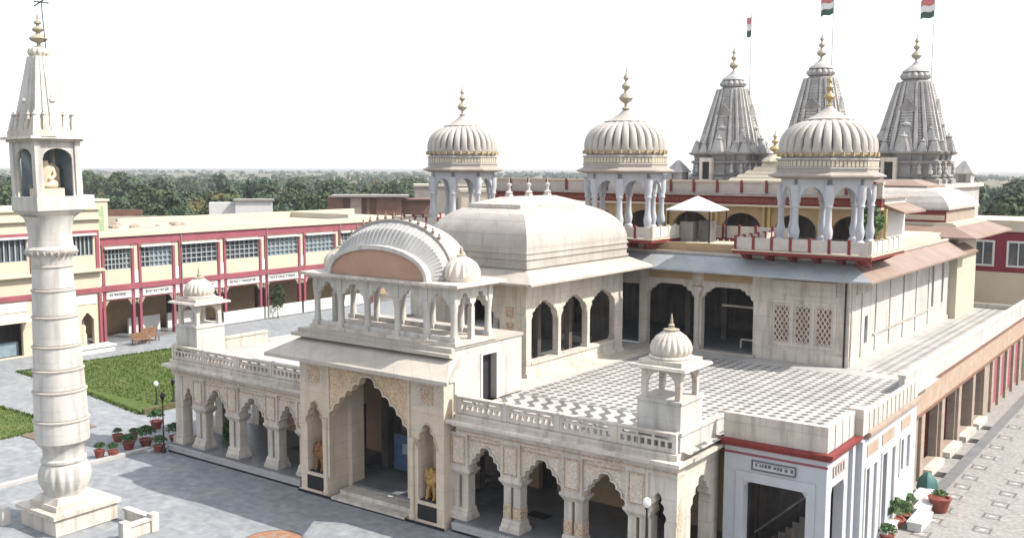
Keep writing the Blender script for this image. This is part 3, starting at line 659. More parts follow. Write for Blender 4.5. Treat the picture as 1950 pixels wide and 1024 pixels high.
# jali screen panel
jp = MB().box(-19.6, -16.05, TY0-.05, TY0, 5.75, 5.9).box(-19.6, -16.05, TY0-.05, TY0, 8.0, 8.15)
jq = t.part('screen_frame', jp.box(-19.6,-19.45,TY0-.05,TY0,5.9,8.0).box(-16.2,-16.05,TY0-.05,TY0,5.9,8.0).box(-18.42,-18.28,TY0-.05,TY0,5.9,8.0).box(-17.32,-17.18,TY0-.05,TY0,5.9,8.0), 'marble')
for a_, b_ in ((-19.45,-18.42),(-18.28,-17.32),(-17.18,-16.2)):
    t.part('screen_back', MB().box(a_+.12, b_-.12, TY0-.012, TY0, 6.0, 7.85), 'wood', jq)
    lat = MB(); x0, x1 = a_+.1, b_-.1; st = .24
    k = -12
    while k < 14:
        for sg in (1, -1):
            pts = []
            for tt in range(2):
                pass
            # clipped diagonal bars
            za, zb = 5.98, 7.87
            xa = x0+k*st; segs = (za, zb)
            # line x = xa + sg*(z-za) (slope .62)
            s_lo, s_hi = za, zb
            m_ = .62*sg
            def xat(z): return (xa if sg > 0 else xa+ (zb-za)*.62) + m_*(z-za)
            z1_ = za; z2_ = zb
            if m_ > 0:
                z1_ = max(za, za+(x0-xa)/m_); z2_ = min(zb, za+(x1-xa)/m_)
            else:
                xs_ = xa+(zb-za)*.62
                z1_ = max(za, za+(x1-xs_)/m_); z2_ = min(zb, za+(x0-xs_)/m_)
            if z2_-z1_ > .05:
                lat.tube((xat(z1_),TY0-.03,z1_), (xat(z2_),TY0-.03,z2_), .034, n=5)
        k += 1
    t.part('lattice', lat, 'marble', jq)
t.part('screen_lintel', MB().box(-19.5, -16.1, TY0-.12, TY0, 8.5, 9.2), 'marble')
t.part('drainpipe', MB().tube((-15.6,TY0-.08,TZ), (-15.6,TY0-.08,9.6), .05), 'iron')
# right side wall with pilasters, recess strip and slot windows
slots = [(y, y+.55, 6.2, 8.9) for y in (66.6, 69.2, 71.8)]
t.part('side_wall', MB().cells('yz', TX1-.4, TX1, TY0+.4, TY1+3.2, TZ+.002, 9.9, slots), 'marble_white')
for y0_, y1_, z0_, z1_ in slots: t.part('slot_window', MB().box(TX1-.42, TX1-.4, y0_-.05, y1_+.05, z0_-.05, z1_+.05), 'glass')
t.part('side_window', MB().box(TX1-.02, TX1+.03, 52.6, 53.0, 5.9, 7.3), 'glass')
t.part('side_ledge', MB().box(TX1, TX1+.07, 54.0, 65.8, 6.1, 6.2), 'chhajja')
t.part('side_skirting', MB().box(TX1, TX1+.08, TY0+.1, TY1+3, TZ+.002, 5.2), 'marble')
for y in (50.3, 52.0, 54.5, 57.2, 60.0, 62.8, 65.8):
    t.part('pilaster', MB().box(TX1, TX1+.06, y-.12, y+.12, 5.2, 9.6), 'marble_white')
t.part('side_panel', MB().box(TX1, TX1+.05, 51.0, 53.6, 8.55, 9.15), 'chhajja')
t.part('left_wall', MB().box(TX0, TX0+.4, TY0+.4, TY1+3.2, 0, 9.9), 'marble_white')
t.part('inner_floor', MB().box(TX0+.4, TX1-.4, TY0+.4, TY1, TZ+.001, TZ+.12), 'slate')
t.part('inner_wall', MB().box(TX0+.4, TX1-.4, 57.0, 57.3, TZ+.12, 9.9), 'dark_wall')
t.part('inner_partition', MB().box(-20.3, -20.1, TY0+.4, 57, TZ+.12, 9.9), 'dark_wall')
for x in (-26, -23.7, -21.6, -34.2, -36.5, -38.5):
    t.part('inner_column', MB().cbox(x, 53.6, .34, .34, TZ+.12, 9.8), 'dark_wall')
t.part('inner_rail', MB().box(-23.3, -20.5, 52.2, 52.3, 7.2, 7.32).box(-21.8, -20.5, 51.5, 51.6, 5.5, 5.6).box(-21.85,-21.75,51.5,51.6,5.07,5.5), 'marble')
t.part('threshold', MB().box(-27, -20.3, TY0-.3, TY0, TZ+.002, TZ+.12), 'chhajja')
t.part('roof_slab', MB().box(TX0-.1, TX1+.1, TY0-.1, TY1+3.2, 9.9, 10.2), 'marble')
# eaves: grey in front, stained brown at the side, mitred at the corner
yo, xo = TY0-1.3, TX1+1.4
ev = MB().loft([[(TX0,TY0,10.3),(TX0,yo,9.52),(TX0,yo,9.42),(TX0,TY0,9.7)], [(TX1,TY0,10.3),(xo,yo,9.52),(xo,yo,9.42),(TX1,TY0,9.7)]])
t.part('front_eave', ev, 'grey_eave')
ev = MB().loft([[(TX1,TY0,10.3),(xo,yo,9.52),(xo,yo,9.42),(TX1,TY0,9.7)], [(TX1,TY1,10.3),(xo,TY1,9.52),(xo,TY1,9.42),(TX1,TY1,9.7)]])
t.part('side_eave', ev, 'brown_eave', label='rust stained brown sloping eave along the right side')
t.part('eave_ridge', MB().box(TX0, TX1+.15, TY0-.12, TY0+.1, 10.28, 10.42).box(TX1-.1, TX1+.15, TY0+.1, TY1, 10.28, 10.42), 'chhajja')
t.part('roof_step', MB().box(TX1-.9, TX1-.5, TY0+5, TY1, 10.2, 10.75).box(TX1-.55, TX1-.35, TY0+5, TY1, 10.2, 10.5), 'pale_cream')
t.part('frieze_band', MB().box(TX0, TX1-.7, TY0+.35, TY0+.6, 10.2, 10.85), 'ochre')
t.part('upper_floor', MB().box(TX0+.2, TX1-1.0, TY0+.6, 79, 10.2, 10.78), 'pale_cream')

# upper terrace parapet strips between the balconies
def rail_run(th, plane, at, u0, u1, z0, z1, n, face=1, pt='red', pm='rail_cream'):
    s = (u1-u0)/n
    for k in range(n):
        a = u0+k*s; pb, pp = MB(), MB()
        if plane == 'xz': pb.box(a+.07, a+s-.07, at-.05, at+.05, z0+.04, z1-.04); pp.box(a-.07, a+.07, at-.08, at+.08, z0, z1+.05)
        else: pb.box(at-.05, at+.05, a+.07, a+s-.07, z0+.04, z1-.04); pp.box(at-.08, at+.08, a-.07, a+.07, z0, z1+.05)
        th.part('rail_panel', pb, pm); th.part('rail_post', pp, pt)
ur = T('roof_parapet', 'low cream panelled parapet with red posts between the middle and right roof balconies', 'parapet', (-24, 54, 10.8))
rail_run(ur, 'xz', 54.2, -26.2, -20.2, 10.95, 11.68, 6)
ur.part('dentil_band', MB().cells('xz', 54.0, 54.2, -26.2, -20.2, 10.55, 10.95, [(-26.0+i*.36, -25.85+i*.36, 10.62, 10.86) for i in range(16)]), 'red')
ul = T('roof_parapet', 'low cream panelled parapet with red posts between the left and middle roof balconies', 'parapet', (-36, 54, 10.8))
rail_run(ul, 'xz', 54.2, -38.6, -33.1, 10.95, 11.68, 6)

#@@CHHATRI
def balcony(cx, zb, label):
    x0, x1, y0, y1 = cx-3.45, cx+3.45, 48.85, 54.6
    b_ = T('roof_balcony', label, 'balcony', (cx, 51.7, zb))
    b_.part('slab', MB().box(x0-.12, x1+.12, y0-.12, y1, zb-.16, zb), 'red')
    b_.part('slab_trim', MB().box(x0-.16, x1+.16, y0-.16, y1, zb, zb+.07), 'cream')
    b_.part('floor_core', MB().box(x0+.9, x1-.9, y0+1.25, y1, 10.2, zb-.16), 'cream')
    rail_run(b_, 'xz', y0, x0, x1, zb+.07, zb+.74, 7)
    rail_run(b_, 'yz', x1, y0+.1, y1, zb+.07, zb+.74, 6, pm='white', pt='cream')
    rail_run(b_, 'yz', x0, y0+.1, y1, zb+.07, zb+.74, 6)
    n = 6
    for k in range(n):
        x = x0+.35+k*(x1-x0-.7)/(n-1)
        b_.part('bracket', MB().prism([(y0,zb-.16),(y0+1.2,zb-.16),(y0+1.2,zb-.62),(y0+.55,zb-.42)], 'yz', x-.13, x+.13), 'red')
    for k in range(4):
        y = y0+.8+k*1.4
        b_.part('bracket', MB().prism([(x1,zb-.16),(x1-.8,zb-.16),(x1-.8,zb-.6),(x1-.4,zb-.4)], 'xz', y-.13, y+.13), 'red')
    return b_
def octv(cx, cy, W, z): return [(cx+W/2/cos(pi/8)*cos(pi/8+k*pi/4), cy+W/2/cos(pi/8)*sin(pi/8+k*pi/4), z) for k in range(8)]
def chhatri(cx, cy, zb, s, label, finial_mat, fh=1.75):
    c = T('domed_kiosk', label, 'kiosk', (cx, cy, zb), 'large domed kiosks on the temple roof')
    ze = zb+3.75
    def ring(prof): return MB().loft([octv(cx, cy, W*s, z) for W, z in prof])
    c.part('platform', ring([(4.7,zb),(4.7,zb+.14)]), 'lilac')
    V = octv(cx, cy, 4.05*s, 0)
    for x, y, _ in V:
        c.part('column', MB().lathe(x, y, [(.25,zb+.14),(.26,zb+.42),(.17,zb+.52),(.22,zb+.75),(.24,zb+.95),(.165,zb+1.3),(.15,zb+2.1),(.22,zb+2.22),(.18,zb+2.35),(.25,zb+2.6),(.25,zb+3.3)], 12), 'lilac', smooth=True)
    for k in range(8):
        a, q = Vector(V[k]), Vector(V[(k+1) % 8]); d = q-a; L = d.length; d.normalize(); nrm = Vector((d.y, -d.x, 0))
        poly = panel_poly(.1, L-.1, zb+2.35, ze-.15, [round_arch(.2, L-.2, zb+2.351, zb+3.2)])
        f = [a+d*u+nrm*.09+Vector((0,0,w_)) for u, w_ in poly]; r_ = [a+d*u-nrm*.09+Vector((0,0,w_)) for u, w_ in poly]
        c.part('arch_panel', MB().loft([f, r_]), 'lilac')
    c.part('eave', ring([(4.5,ze-.16),(5.35,ze-.04),(5.35,ze+.03),(4.6,ze+.2)]), 'eave_grey_brown')
    c.part('frieze', ring([(4.62,ze+.2),(4.62,ze+.34),(4.72,ze+.36),(4.72,ze+.42),(4.55,ze+.44),(4.55,ze+.78),(4.72,ze+.8),(4.72,ze+.9)]), 'dome')
    den = MB(); dv = octv(cx, cy, 4.6*s, 0)
    for k in range(8):
        a, q = Vector(dv[k]), Vector(dv[(k+1) % 8]); d = (q-a)/9; dn = d.normalized(); nr = Vector((dn.y, -dn.x, 0))
        for i in range(9):
            c0 = a+d*(i+.5); P = [c0-dn*.07-nr*.06, c0+dn*.07-nr*.06, c0+dn*.07+nr*.02, c0-dn*.07+nr*.02]
            den.loft([[(v.x,v.y,ze+.46) for v in P], [(v.x,v.y,ze+.76) for v in P]])
    c.part('dentils', den, 'pale_cream')
    zd = ze+.9
    N = 30
    prof = [(2.25,zd),(2.36,zd+.12),(2.42,zd+.3),(2.44,zd+.6),(2.40,zd+.9),(2.28,zd+1.2),(2.05,zd+1.5),(1.68,zd+1.76),(1.18,zd+1.95)]
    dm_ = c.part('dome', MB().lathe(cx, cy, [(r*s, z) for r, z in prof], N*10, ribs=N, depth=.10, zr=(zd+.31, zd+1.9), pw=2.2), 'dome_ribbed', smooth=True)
    dots = MB()
    for k in range(N):
        a = 2*pi*(k+.5)/N; x, y = cx+2.43*s*cos(a), cy+2.43*s*sin(a)
        dots.cbox(x, y, .14, .14, zd+.08, zd+.3)
    dots.lathe(cx, cy, [(2.30*s,zd+.14),(2.44*s,zd+.16),(2.44*s,zd+.22),(2.30*s,zd+.24)], 56)
    c.part('dome_beads', dots, 'bead', dm_)
    c.part('lotus_cap', MB().lathe(cx, cy, [(1.15*s,zd+1.91),(1.28*s,zd+1.94),(1.28*s,zd+2.0),(1.08*s,zd+2.04),(.75*s,zd+2.2),(.42*s,zd+2.42),(.2*s,zd+2.62),(.13*s,zd+2.74)], 32, ribs=16, depth=.08), 'dome', dm_, True)
    c.part('finial', kalash(cx, cy, zd+2.68, fh, .17*fh), finial_mat, dm_, True)
    return c
CX_ = [(-42.0, 11.0), (-29.55, 11.0), (-17.65, 10.72)]
balcony(-29.55, 11.0, 'red edged balcony with cream panels under the middle of the three large domed kiosks')
balcony(-17.65, 10.72, 'red edged balcony with cream panels under the rightmost large domed kiosk')
balcony(-42.0, 11.0, 'red edged balcony under the leftmost large domed kiosk, half hidden by the long dome')
chhatri(-41.9, 51.8, 11.07, .96, 'leftmost large ribbed domed kiosk, standing over the long plaster dome', 'brass', 2.05)
chhatri(-29.5, 51.8, 11.07, 1.0, 'middle large ribbed domed kiosk, just left of the white canopy', 'brass', 2.5)
chhatri(-17.35, 51.6, 10.87, 1.02, 'rightmost large ribbed domed kiosk with dark gold finial, in front of the spires', 'gold')
# canopy on the roof
cn = T('roof_canopy', 'small white pyramid canopy on the roof beside the middle domed kiosk', 'canopy', (-25.1, 53.0, 11.0))
cn.part('canopy_top', MB().add([(-26.6,51.5,12.62),(-23.8,51.5,12.62),(-23.8,54.0,12.62),(-26.6,54.0,12.62),(-25.2,52.75,13.4),(-26.6,51.5,12.56),(-23.8,51.5,12.56),(-23.8,54.0,12.56),(-26.6,54.0,12.56)],
        [(0,1,4),(1,2,4),(2,3,4),(3,0,4),(0,5,6,1),(1,6,7,2),(2,7,8,3),(3,8,5,0),(5,8,7,6)]), 'tin')
for x in (-26.5, -23.9):
    for y in (51.6, 53.9): cn.part('canopy_post', MB().cbox(x, y, .07, .07, 10.78, 12.58), 'iron')
cn.part('crate', MB().box(-26.0, -25.2, 52.2, 53.0, 10.8, 11.9), 'grey_wall'); cn.part('crate', MB().box(-24.9, -24.2, 52.4, 53.2, 10.8, 12.0), 'dark_wall')

def small_chhatri(cx, cy, label):
    c = T('corner_kiosk', label, 'kiosk', (cx, cy, 5.0), 'small corner kiosks on the veranda')
    c.part('base', MB().cbox(cx, cy, 1.75, 1.75, TZ+.002, 6.62).cbox(cx, cy, 1.85, 1.85, 6.62, 6.72), 'marble_white')
    for sx in (-1, 1):
        for sy in (-1, 1): c.part('post', MB().cbox(cx+sx*.68, cy+sy*.68, .2, .2, 6.72, 7.85), 'marble')
    for sy in (-1, 1): c.part('arch_panel', MB().prism(panel_poly(cx-.58, cx+.58, 7.25, 7.85, [round_arch(cx-.56, cx+.56, 7.251, 7.72)]), 'xz', cy+sy*.68-.08, cy+sy*.68+.08), 'marble')
    for sx in (-1, 1): c.part('arch_panel', MB().prism(panel_poly(cy-.58, cy+.58, 7.25, 7.85, [round_arch(cy-.56, cy+.56, 7.251, 7.72)]), 'yz', cx+sx*.68-.08, cx+sx*.68+.08), 'marble')
    c.part('eave', MB().frustum(cx-1.15,cx+1.15,cy-1.15,cy+1.15,7.85,cx-1.1,cx+1.1,cy-1.1,cy+1.1,7.95).cbox(cx,cy,1.7,1.7,7.95,8.12).lathe(cx,cy,[(.78,8.12),(.82,8.18),(.78,8.24)],24), 'marble')
    d = c.part('dome', MB().lathe(cx, cy, [(.66,8.24),(.76,8.36),(.78,8.5),(.72,8.7),(.55,8.92),(.32,9.08),(.2,9.14)], 96, ribs=20, depth=.1, zr=(8.3,9.1)), 'marble', smooth=True)
    c.part('finial', MB().lathe(cx, cy, [(.28,9.12),(.3,9.17),(.1,9.22),(.12,9.32),(.05,9.38),(.06,9.45),(.01,9.75)], 10), 'brass', d, True)
small_chhatri(-16.35, 32.3, 'small marble corner kiosk with ribbed dome on the edge of the tiled terrace')
small_chhatri(-44.0, 32.3, 'small marble corner kiosk with ribbed dome on the veranda corner nearest the lawn')

#@@REAR
rs = T('rear_storey', 'upper temple storey with red band, ochre arches and red posted parapet behind the roof kiosks', 'gallery', (-30, 60, 10.8))
AX = [-43.6+i*3.43 for i in range(9)]
rs.part('wall', MB().prism(panel_poly(-44, -16.3, 10.78, 12.75, [[(a+.45,10.78)]+round_arch(a+.45, a+2.98, 11.3, 12.25)+[(a+2.98,10.78)] for a in AX[:-1]]), 'xz', 58, 58.4), 'ochre')
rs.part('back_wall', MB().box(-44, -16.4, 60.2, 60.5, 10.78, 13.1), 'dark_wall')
for a in AX: rs.part('yellow_post', MB().cbox(a+.12, 57.9, .16, .18, 10.78, 12.72).cbox(a-.22, 57.9, .16, .18, 10.78, 12.72), 'yellow')
rs.part('red_band', MB().box(-44.05, -16.25, 57.75, 58.4, 12.78, 13.3), 'red'); rs.part('sill_band', MB().box(-44.1, -16.2, 57.6, 58.4, 12.66, 12.78), 'cream')
dt = MB()
for i in range(72): dt.box(-43.9+i*.382, -43.72+i*.382, 57.715, 57.75, 12.95, 13.12)
dt.box(-44.0, -16.3, 57.735, 57.75, 12.9, 13.17)
rs.part('band_inlay', dt, 'terracotta')
rs.part('eave', MB().box(-44.2, -16.1, 57.4, 63, 13.3, 13.42), 'eave_grey_brown')
rs.part('parapet', MB().box(-44.1, -16.2, 57.7, 57.95, 13.42, 14.12), 'rail_cream'); rs.part('parapet_cap', MB().box(-44.15, -16.15, 57.62, 58.05, 14.12, 14.24), 'cream')
pz = MB()
pp = []
for i in range(18):
    rs.part('parapet_post', MB().box(-43.9+i*1.6, -43.75+i*1.6, 57.6, 57.7, 13.5, 14.26), 'red')
rs.part('end_wall', MB().box(-16.6, -16.3, 58.4, 63, 10.78, 13.3), 'white', label='white sunlit end wall')
rs.part('end_hood', MB().loft([[(-16.3,58.2,13.0),(-15.1,58.2,12.55),(-15.1,58.2,12.45),(-16.3,58.2,12.7)], [(-16.3,63,13.0),(-15.1,63,12.55),(-15.1,63,12.45),(-16.3,63,12.7)]]), 'brown_eave')
# sanctum block that carries the spires
sb = T('sanctum_block', 'long flat roofed stone block under the three spires', 'temple', (-30, 86, 0))
sb.part('wall', MB().box(-43.0, -18.4, 81, 95, 0, 13.5), 'grey_spire'); sb.part('roof', MB().box(-43.3, -18.1, 80.7, 95.3, 13.5, 13.8), 'marble')
# stepped pyramid roof with gold finial
sp_ = T('stepped_roof', 'pale stepped pyramid roof with gold finial, between the left spire and the right kiosk', 'roof', (-27.6, 70.5, 10.8))
st = MB()
for k in range(8):
    w_ = 3.9*(1-k/8.6); st.frustum(-27.6-w_, -27.6+w_, 70.5-w_, 70.5+w_, 13.3+k*.26, -27.6-w_*.93, -27.6+w_*.93, 70.5-w_*.93, 70.5+w_*.93, 13.3+k*.26+.2).cbox(-27.6, 70.5, w_*1.8, w_*1.8, 13.3+k*.26+.2, 13.3+k*.26+.26)
sp_.part('stepped_slope', st, 'pale_cream'); sp_.part('wall', MB().cbox(-27.6, 70.5, 7.0, 7.0, 10.78, 13.3), 'marble')
sp_.part('neck', MB().lathe(-27.6, 70.5, [(.8,15.35),(.95,15.5),(.8,15.7),(.45,15.9),(.35,16.0)], 24, ribs=12, depth=.1), 'pale_cream', smooth=True)
sp_.part('finial', kalash(-27.6, 70.5, 15.9, 1.9, .42), 'gold', smooth=True)

def ratha(cx, cy, hw, z):
    """stepped square plan of a spire"""
    q = [(1,-.30),(1,.30),(.90,.30),(.90,.58),(.80,.58),(.80,.80)]
    pts = []
    half = [(1,0.0),(1,.22),(.93,.22),(.93,.50),(.86,.50),(.86,.86)]
    full = half[1:]+[(y, x) for x, y in half[1:-1]][::-1]
    for k in range(4):
        for x, y in full:
            for _ in range(k): x, y = -y, x
            pts.append((cx+x*hw, cy+y*hw, z))
    return pts
def spirelet(cx, cy, z0, h, hw, n=5):
    b_ = MB(); rr = []
    for k in range(n+1):
        t_ = k/n; rr.append(ratha(cx, cy, hw*(1-.62*t_**1.25), z0+h*.72*t_))
    b_.loft(rr)
    b_.lathe(cx, cy, [(hw*.28,z0+h*.72),(hw*.52,z0+h*.76),(hw*.5,z0+h*.82),(hw*.2,z0+h*.86),(hw*.18,z0+h*.9),(hw*.03,z0+h)], 10)
    return b_
def spire(cx, cy, z0, label, flag_label, htop=22.2, lit=0):
    s_ = T('temple_spire', label, 'spire', (cx, cy, z0), 'tall temple spires behind the roof kiosks')
    hw = 2.95; zw = z0+2.7
    # lower wall: stacked mouldings
    mw = []
    for f, z in [(1.12,z0),(1.12,z0+.35),(1.03,z0+.45),(1.08,z0+.6),(1.0,z0+.75),(1.0,z0+1.55),(1.07,z0+1.65),(1.07,z0+1.8),(.98,z0+1.9),(1.0,z0+2.3),(1.12,z0+2.4),(1.15,z0+2.55),(1.0,zw)]:
        mw.append(ratha(cx, cy, hw*f, z))
    s_.part('lower_wall', MB().loft(mw), 'spire_dark')
    for k in range(4):
        figs = MB()
        for u in (-.72, -.45, .45, .72):
            d_ = .99 if abs(u) < .5 else .9
            x, y = d_*hw+.02, u*hw
            for _ in range(k): x, y = -y, x
            figs = MB(); figs.lathe(cx+x, cy+y, [(.16,z0+.75),(.2,z0+.95),(.12,z0+1.15),(.17,z0+1.35),(.08,z0+1.42),(.1,z0+1.52),(.02,z0+1.62)], 8)
            s_.part('wall_figures', figs, 'grey_spire')
    rr = []; n = 24
    for k in range(n+1):
        t_ = k/n; f = .93*(1-.53*t_**1.04); z = zw+(htop-zw)*t_
        rr.append(ratha(cx, cy, hw*f, z)); 
        if k < n: rr.append(ratha(cx, cy, hw*f*1.0, z+(htop-zw)/n*.62)); rr.append(ratha(cx, cy, hw*f*.945, z+(htop-zw)/n*.66)); rr.append(ratha(cx, cy, hw*f*.945, z+(htop-zw)/n*.88))
    tw = s_.part('tower', MB().loft(rr), 'grey_spire')
    H = htop-zw
    for k in range(4):       # pale ribs running up each face
        r_ = Matrix.Rotation(k*pi/2, 3, 'Z')
        for u in (-.62, -.34, .34, .62):
            pts = []
            for t_ in (0, .25, .5, .75, 1):
                f = .93*(1-.53*t_**1.04)*hw; v = r_ @ Vector((f*(.96 if abs(u) < .5 else .90), u*f, 0)); pts.append((cx+v.x, cy+v.y, zw+H*t_, f))
            s_.part('face_rib', MB().loft([[(x-.055*f,y-.055*f,z),(x+.055*f,y-.055*f,z),(x+.055*f,y+.055*f,z),(x-.055*f,y+.055*f,z)] for x, y, z, f in pts]), 'spire_rib')
    for k in range(4):
        a = k*pi/2; c_, n_ = round(cos(a)), round(sin(a))
        # central stepped spirelets on each face, two tiers
        s_.part('half_spire', spirelet(cx+c_*hw*.70, cy+n_*hw*.70, zw-.1, H*.50, hw*.30, 7), 'grey_spire')
        s_.part('half_spire', spirelet(cx+c_*hw*.95, cy+n_*hw*.95, zw-.2, H*.30, hw*.20, 6), 'grey_spire')
        for sg in (-1, 1):
            px, py = -n_*sg, c_*sg
            s_.part('spirelet', spirelet(cx+c_*hw*.9+px*hw*.5, cy+n_*hw*.9+py*hw*.5, zw-.15, H*.20, hw*.14), 'grey_spire')
        dx, dy = cos(a+pi/4)*sqrt(2), sin(a+pi/4)*sqrt(2)
        s_.part('spirelet', spirelet(cx+dx*hw*.78, cy+dy*hw*.84, zw-.15, H*.22, hw*.15), 'grey_spire')
        s_.part('spirelet', spirelet(cx+dx*hw*.62, cy+dy*hw*.66, zw+H*.14, H*.22, hw*.12), 'grey_spire')
        # arched dormer with hood
        r_ = Matrix.Rotation(a, 3, 'Z')
        nm_ = MB()
        def place(x, y, z): v = r_ @ Vector((x, y, 0)); return (cx+v.x, cy+v.y, z)
        zq = zw+H*.56
        hood = [(-.75,0),(-.6,.4),(-.3,.75),(0,1.05),(.3,.75),(.6,.4),(.75,0)]
        nm_.loft([[place(hw*.40, u, zq+v) for u, v in hood], [place(hw*.66, u, zq+v) for u, v in hood]])
        s_.part('dormer', nm_, 'spire_dark')
    ns = MB(); ns.box(cx-.55, cx+.55, cy-hw*1.2, cy-hw*1.0, z0+.1, z0+1.9)
    no = s_.part('niche', MB().cells('xz', cy-hw*1.2, cy-hw*1.02, cx-1.5, cx-.3, z0, z0+2.1, [(cx-1.25, cx-.55, z0+.2, z0+1.75)]), 'marble')
    s_.part('niche_recess', MB().box(cx-1.25, cx-.55, cy-hw*1.12, cy-hw*1.03, z0+.2, z0+1.75), 'black', no)
    s_.part('neck', MB().lathe(cx, cy, [(hw*.42,htop-.05),(hw*.36,htop+.12),(hw*.28,htop+.3)], 16), 'spire_dark')
    am = s_.part('ribbed_disc', MB().lathe(cx, cy, [(hw*.28,htop+.2),(hw*.38,htop+.28),(hw*.42,htop+.5),(hw*.38,htop+.72),(hw*.28,htop+.86)], 84, ribs=14, depth=.16), 'grey_spire', smooth=True)
    s_.part('cap', MB().lathe(cx, cy, [(hw*.36,htop+.84),(hw*.33,htop+.98),(hw*.22,htop+1.2),(hw*.12,htop+1.42),(hw*.08,htop+1.55)], 24), 'grey_spire', smooth=True)
    s_.part('finial', kalash(cx, cy, htop+1.5, 2.5, .42), 'brass', smooth=True)
    return s_
spire(-37.8, 86, 13.8, 'leftmost tall carved stone spire, standing clear of the kiosks', '', 22.1)
spire(-29.75, 86, 13.8, 'middle tall carved stone spire, half hidden behind the gold finialled kiosk', '', 22.7)
spire(-21.9, 86, 13.8, 'rightmost tall carved stone spire, above the brown hipped roof', '', 22.0)
def flag(px, py, z0, z1, w_, h_, z_f, label, droop=.0):
    f = T('flag', label, 'flag', (px, py, z0), 'flags on the temple spires')
    f.part('flagpole', MB().tube((px,py,z0), (px,py,z1), .035, .02, 6), 'iron')
    for i, mname in enumerate(('flag_red','flag_white','flag_green')):
        n = 8; a, b_ = [], []
        for k in range(n+1):
            u = k/n; x = px-.03-u*w_; yy = py+.12*sin(u*7+i*.3)*u; dz = -droop*u-.08*sin(u*6)
            a.append((x, yy, z_f-h_*i/3+dz)); b_.append((x, yy, z_f-h_*(i+1)/3+.004+dz))
        s0 = [v for v in a]; bb = MB()
        th_ = .012
        bb.loft([[(x,y-th_,z) for x,y,z in a]+[(x,y-th_,z) for x,y,z in b_[::-1]], [(x,y+th_,z) for x,y,z in a]+[(x,y+th_,z) for x,y,z in b_[::-1]]])
        f.part('stripe', bb, mname)
    return f
flag(-36.35, 86.3, 19.5, 28.9, .42, 1.75, 28.6, 'small narrow flag hanging limp on a thin pole by the leftmost spire', .25)
flag(-28.95, 86.3, 19.5, 31.3, 1.1, 1.55, 29.75, 'red white and green flag on a thin pole by the middle spire', .25)
flag(-20.75, 86.3, 17.0, 29.9, 1.05, 1.5, 28.75, 'red white and green flag on a long thin pole by the rightmost spire', .2)
# small turrets beside the spires
for x, y, lb in ((-41.9, 83.5, 'small pale turret with pointed roof left of the leftmost spire'), (-19.3, 93.0, 'small dark turret with pointed roof right of the rightmost spire')):
    tt = T('roof_turret', lb, 'turret', (x, y, 13.8))
    tt.part('turret_wall', MB().cells('xz', y-.7, y-.5, x-.7, x+.7, 13.8, 14.6, [(x-.3,x+.3,13.9,14.5)]).box(x-.7,x+.7,y-.5,y+.7,13.8,14.6), 'grey_spire')
    tt.part('turret_roof', MB().frustum(x-.9,x+.9,y-.9,y+.9,14.6,x-.5,x+.5,y-.5,y+.5,15.2).frustum(x-.5,x+.5,y-.5,y+.5,15.2,x-.1,x+.1,y-.1,y+.1,15.7), 'grey_spire')

# hip roofed block behind the right side
hp = T('hipped_pavilion', 'block with brown curved hipped roof and red frieze at the rear right of the temple', 'pavilion', (-19.5, 79, 0))
X0, X1, Y0, Y1 = -24.6, -14.9, 71.2, 82
hp.part('wall', MB().box(X0, X1, Y0, 77.0, 0, 10.9).box(X0, X1-1.2, 77.0, Y1, 0, 10.9), 'pale_cream')
o = [(X0-1,Y0-1.2,10.5),(X1+1.3,Y0-1.2,10.5),(X1+1.3,Y1+1,10.5),(X0-1,Y1+1,10.5)]; i = [(X0,Y0,11.2),(X1-.6,Y0+.4,11.2),(X1-.6,Y1,11.2),(X0,Y1,11.2)]
hp.part('sloping_eave', MB().loft([[(x,y,10.8) for x,y,z in i], [(x,y,z-.1) for x,y,z in o], o, i], cap=False), 'brown_eave')
hp.part('cornice', MB().box(X0, -15.4, Y0+.6, Y1-.4, 10.9, 11.35).box(X0, -15.2, Y0+.4, Y1-.2, 11.1, 11.25), 'pale_cream')
hp.part('red_frieze', MB().box(X0, -16.0, Y0+.9, Y1-.8, 11.35, 12.2), 'red')
dt = MB()
for k in range(26): dt.box(-24.4+k*.32, -24.24+k*.32, Y0+.86, Y0+.9, 11.55, 11.8)
dt.box(-24.5, -16.05, Y0+.885, Y0+.9, 11.5, 11.85)
hp.part('frieze_inlay', dt, 'cream'); hp.part('frieze_side', MB().box(-16.0, -15.95, Y0+.95, Y1-.85, 11.25, 12.1), 'pink_stone')
pr = [(-.15,12.2),(-.15,12.35),(.05,12.7),(.4,13.1),(.95,13.45),(1.6,13.65)]
hp.part('hipped_roof', MB().loft([[(X0+a,Y0+.8+a,z),(-15.9-a,Y0+.8+a,z),(-15.9-a,Y1-.6-a*1.6,z),(X0+a,Y1-.6-a*1.6,z)] for a, z in pr]), 'hall_dome')
hp.part('ridge_platform', MB().box(-22.9, -17.7, 73.9, 79.2, 13.62, 13.8).frustum(-22.7,-17.9,74.1,79.0,13.8,-21.5,-19.1,75.3,77.8,14.2), 'brown_eave')

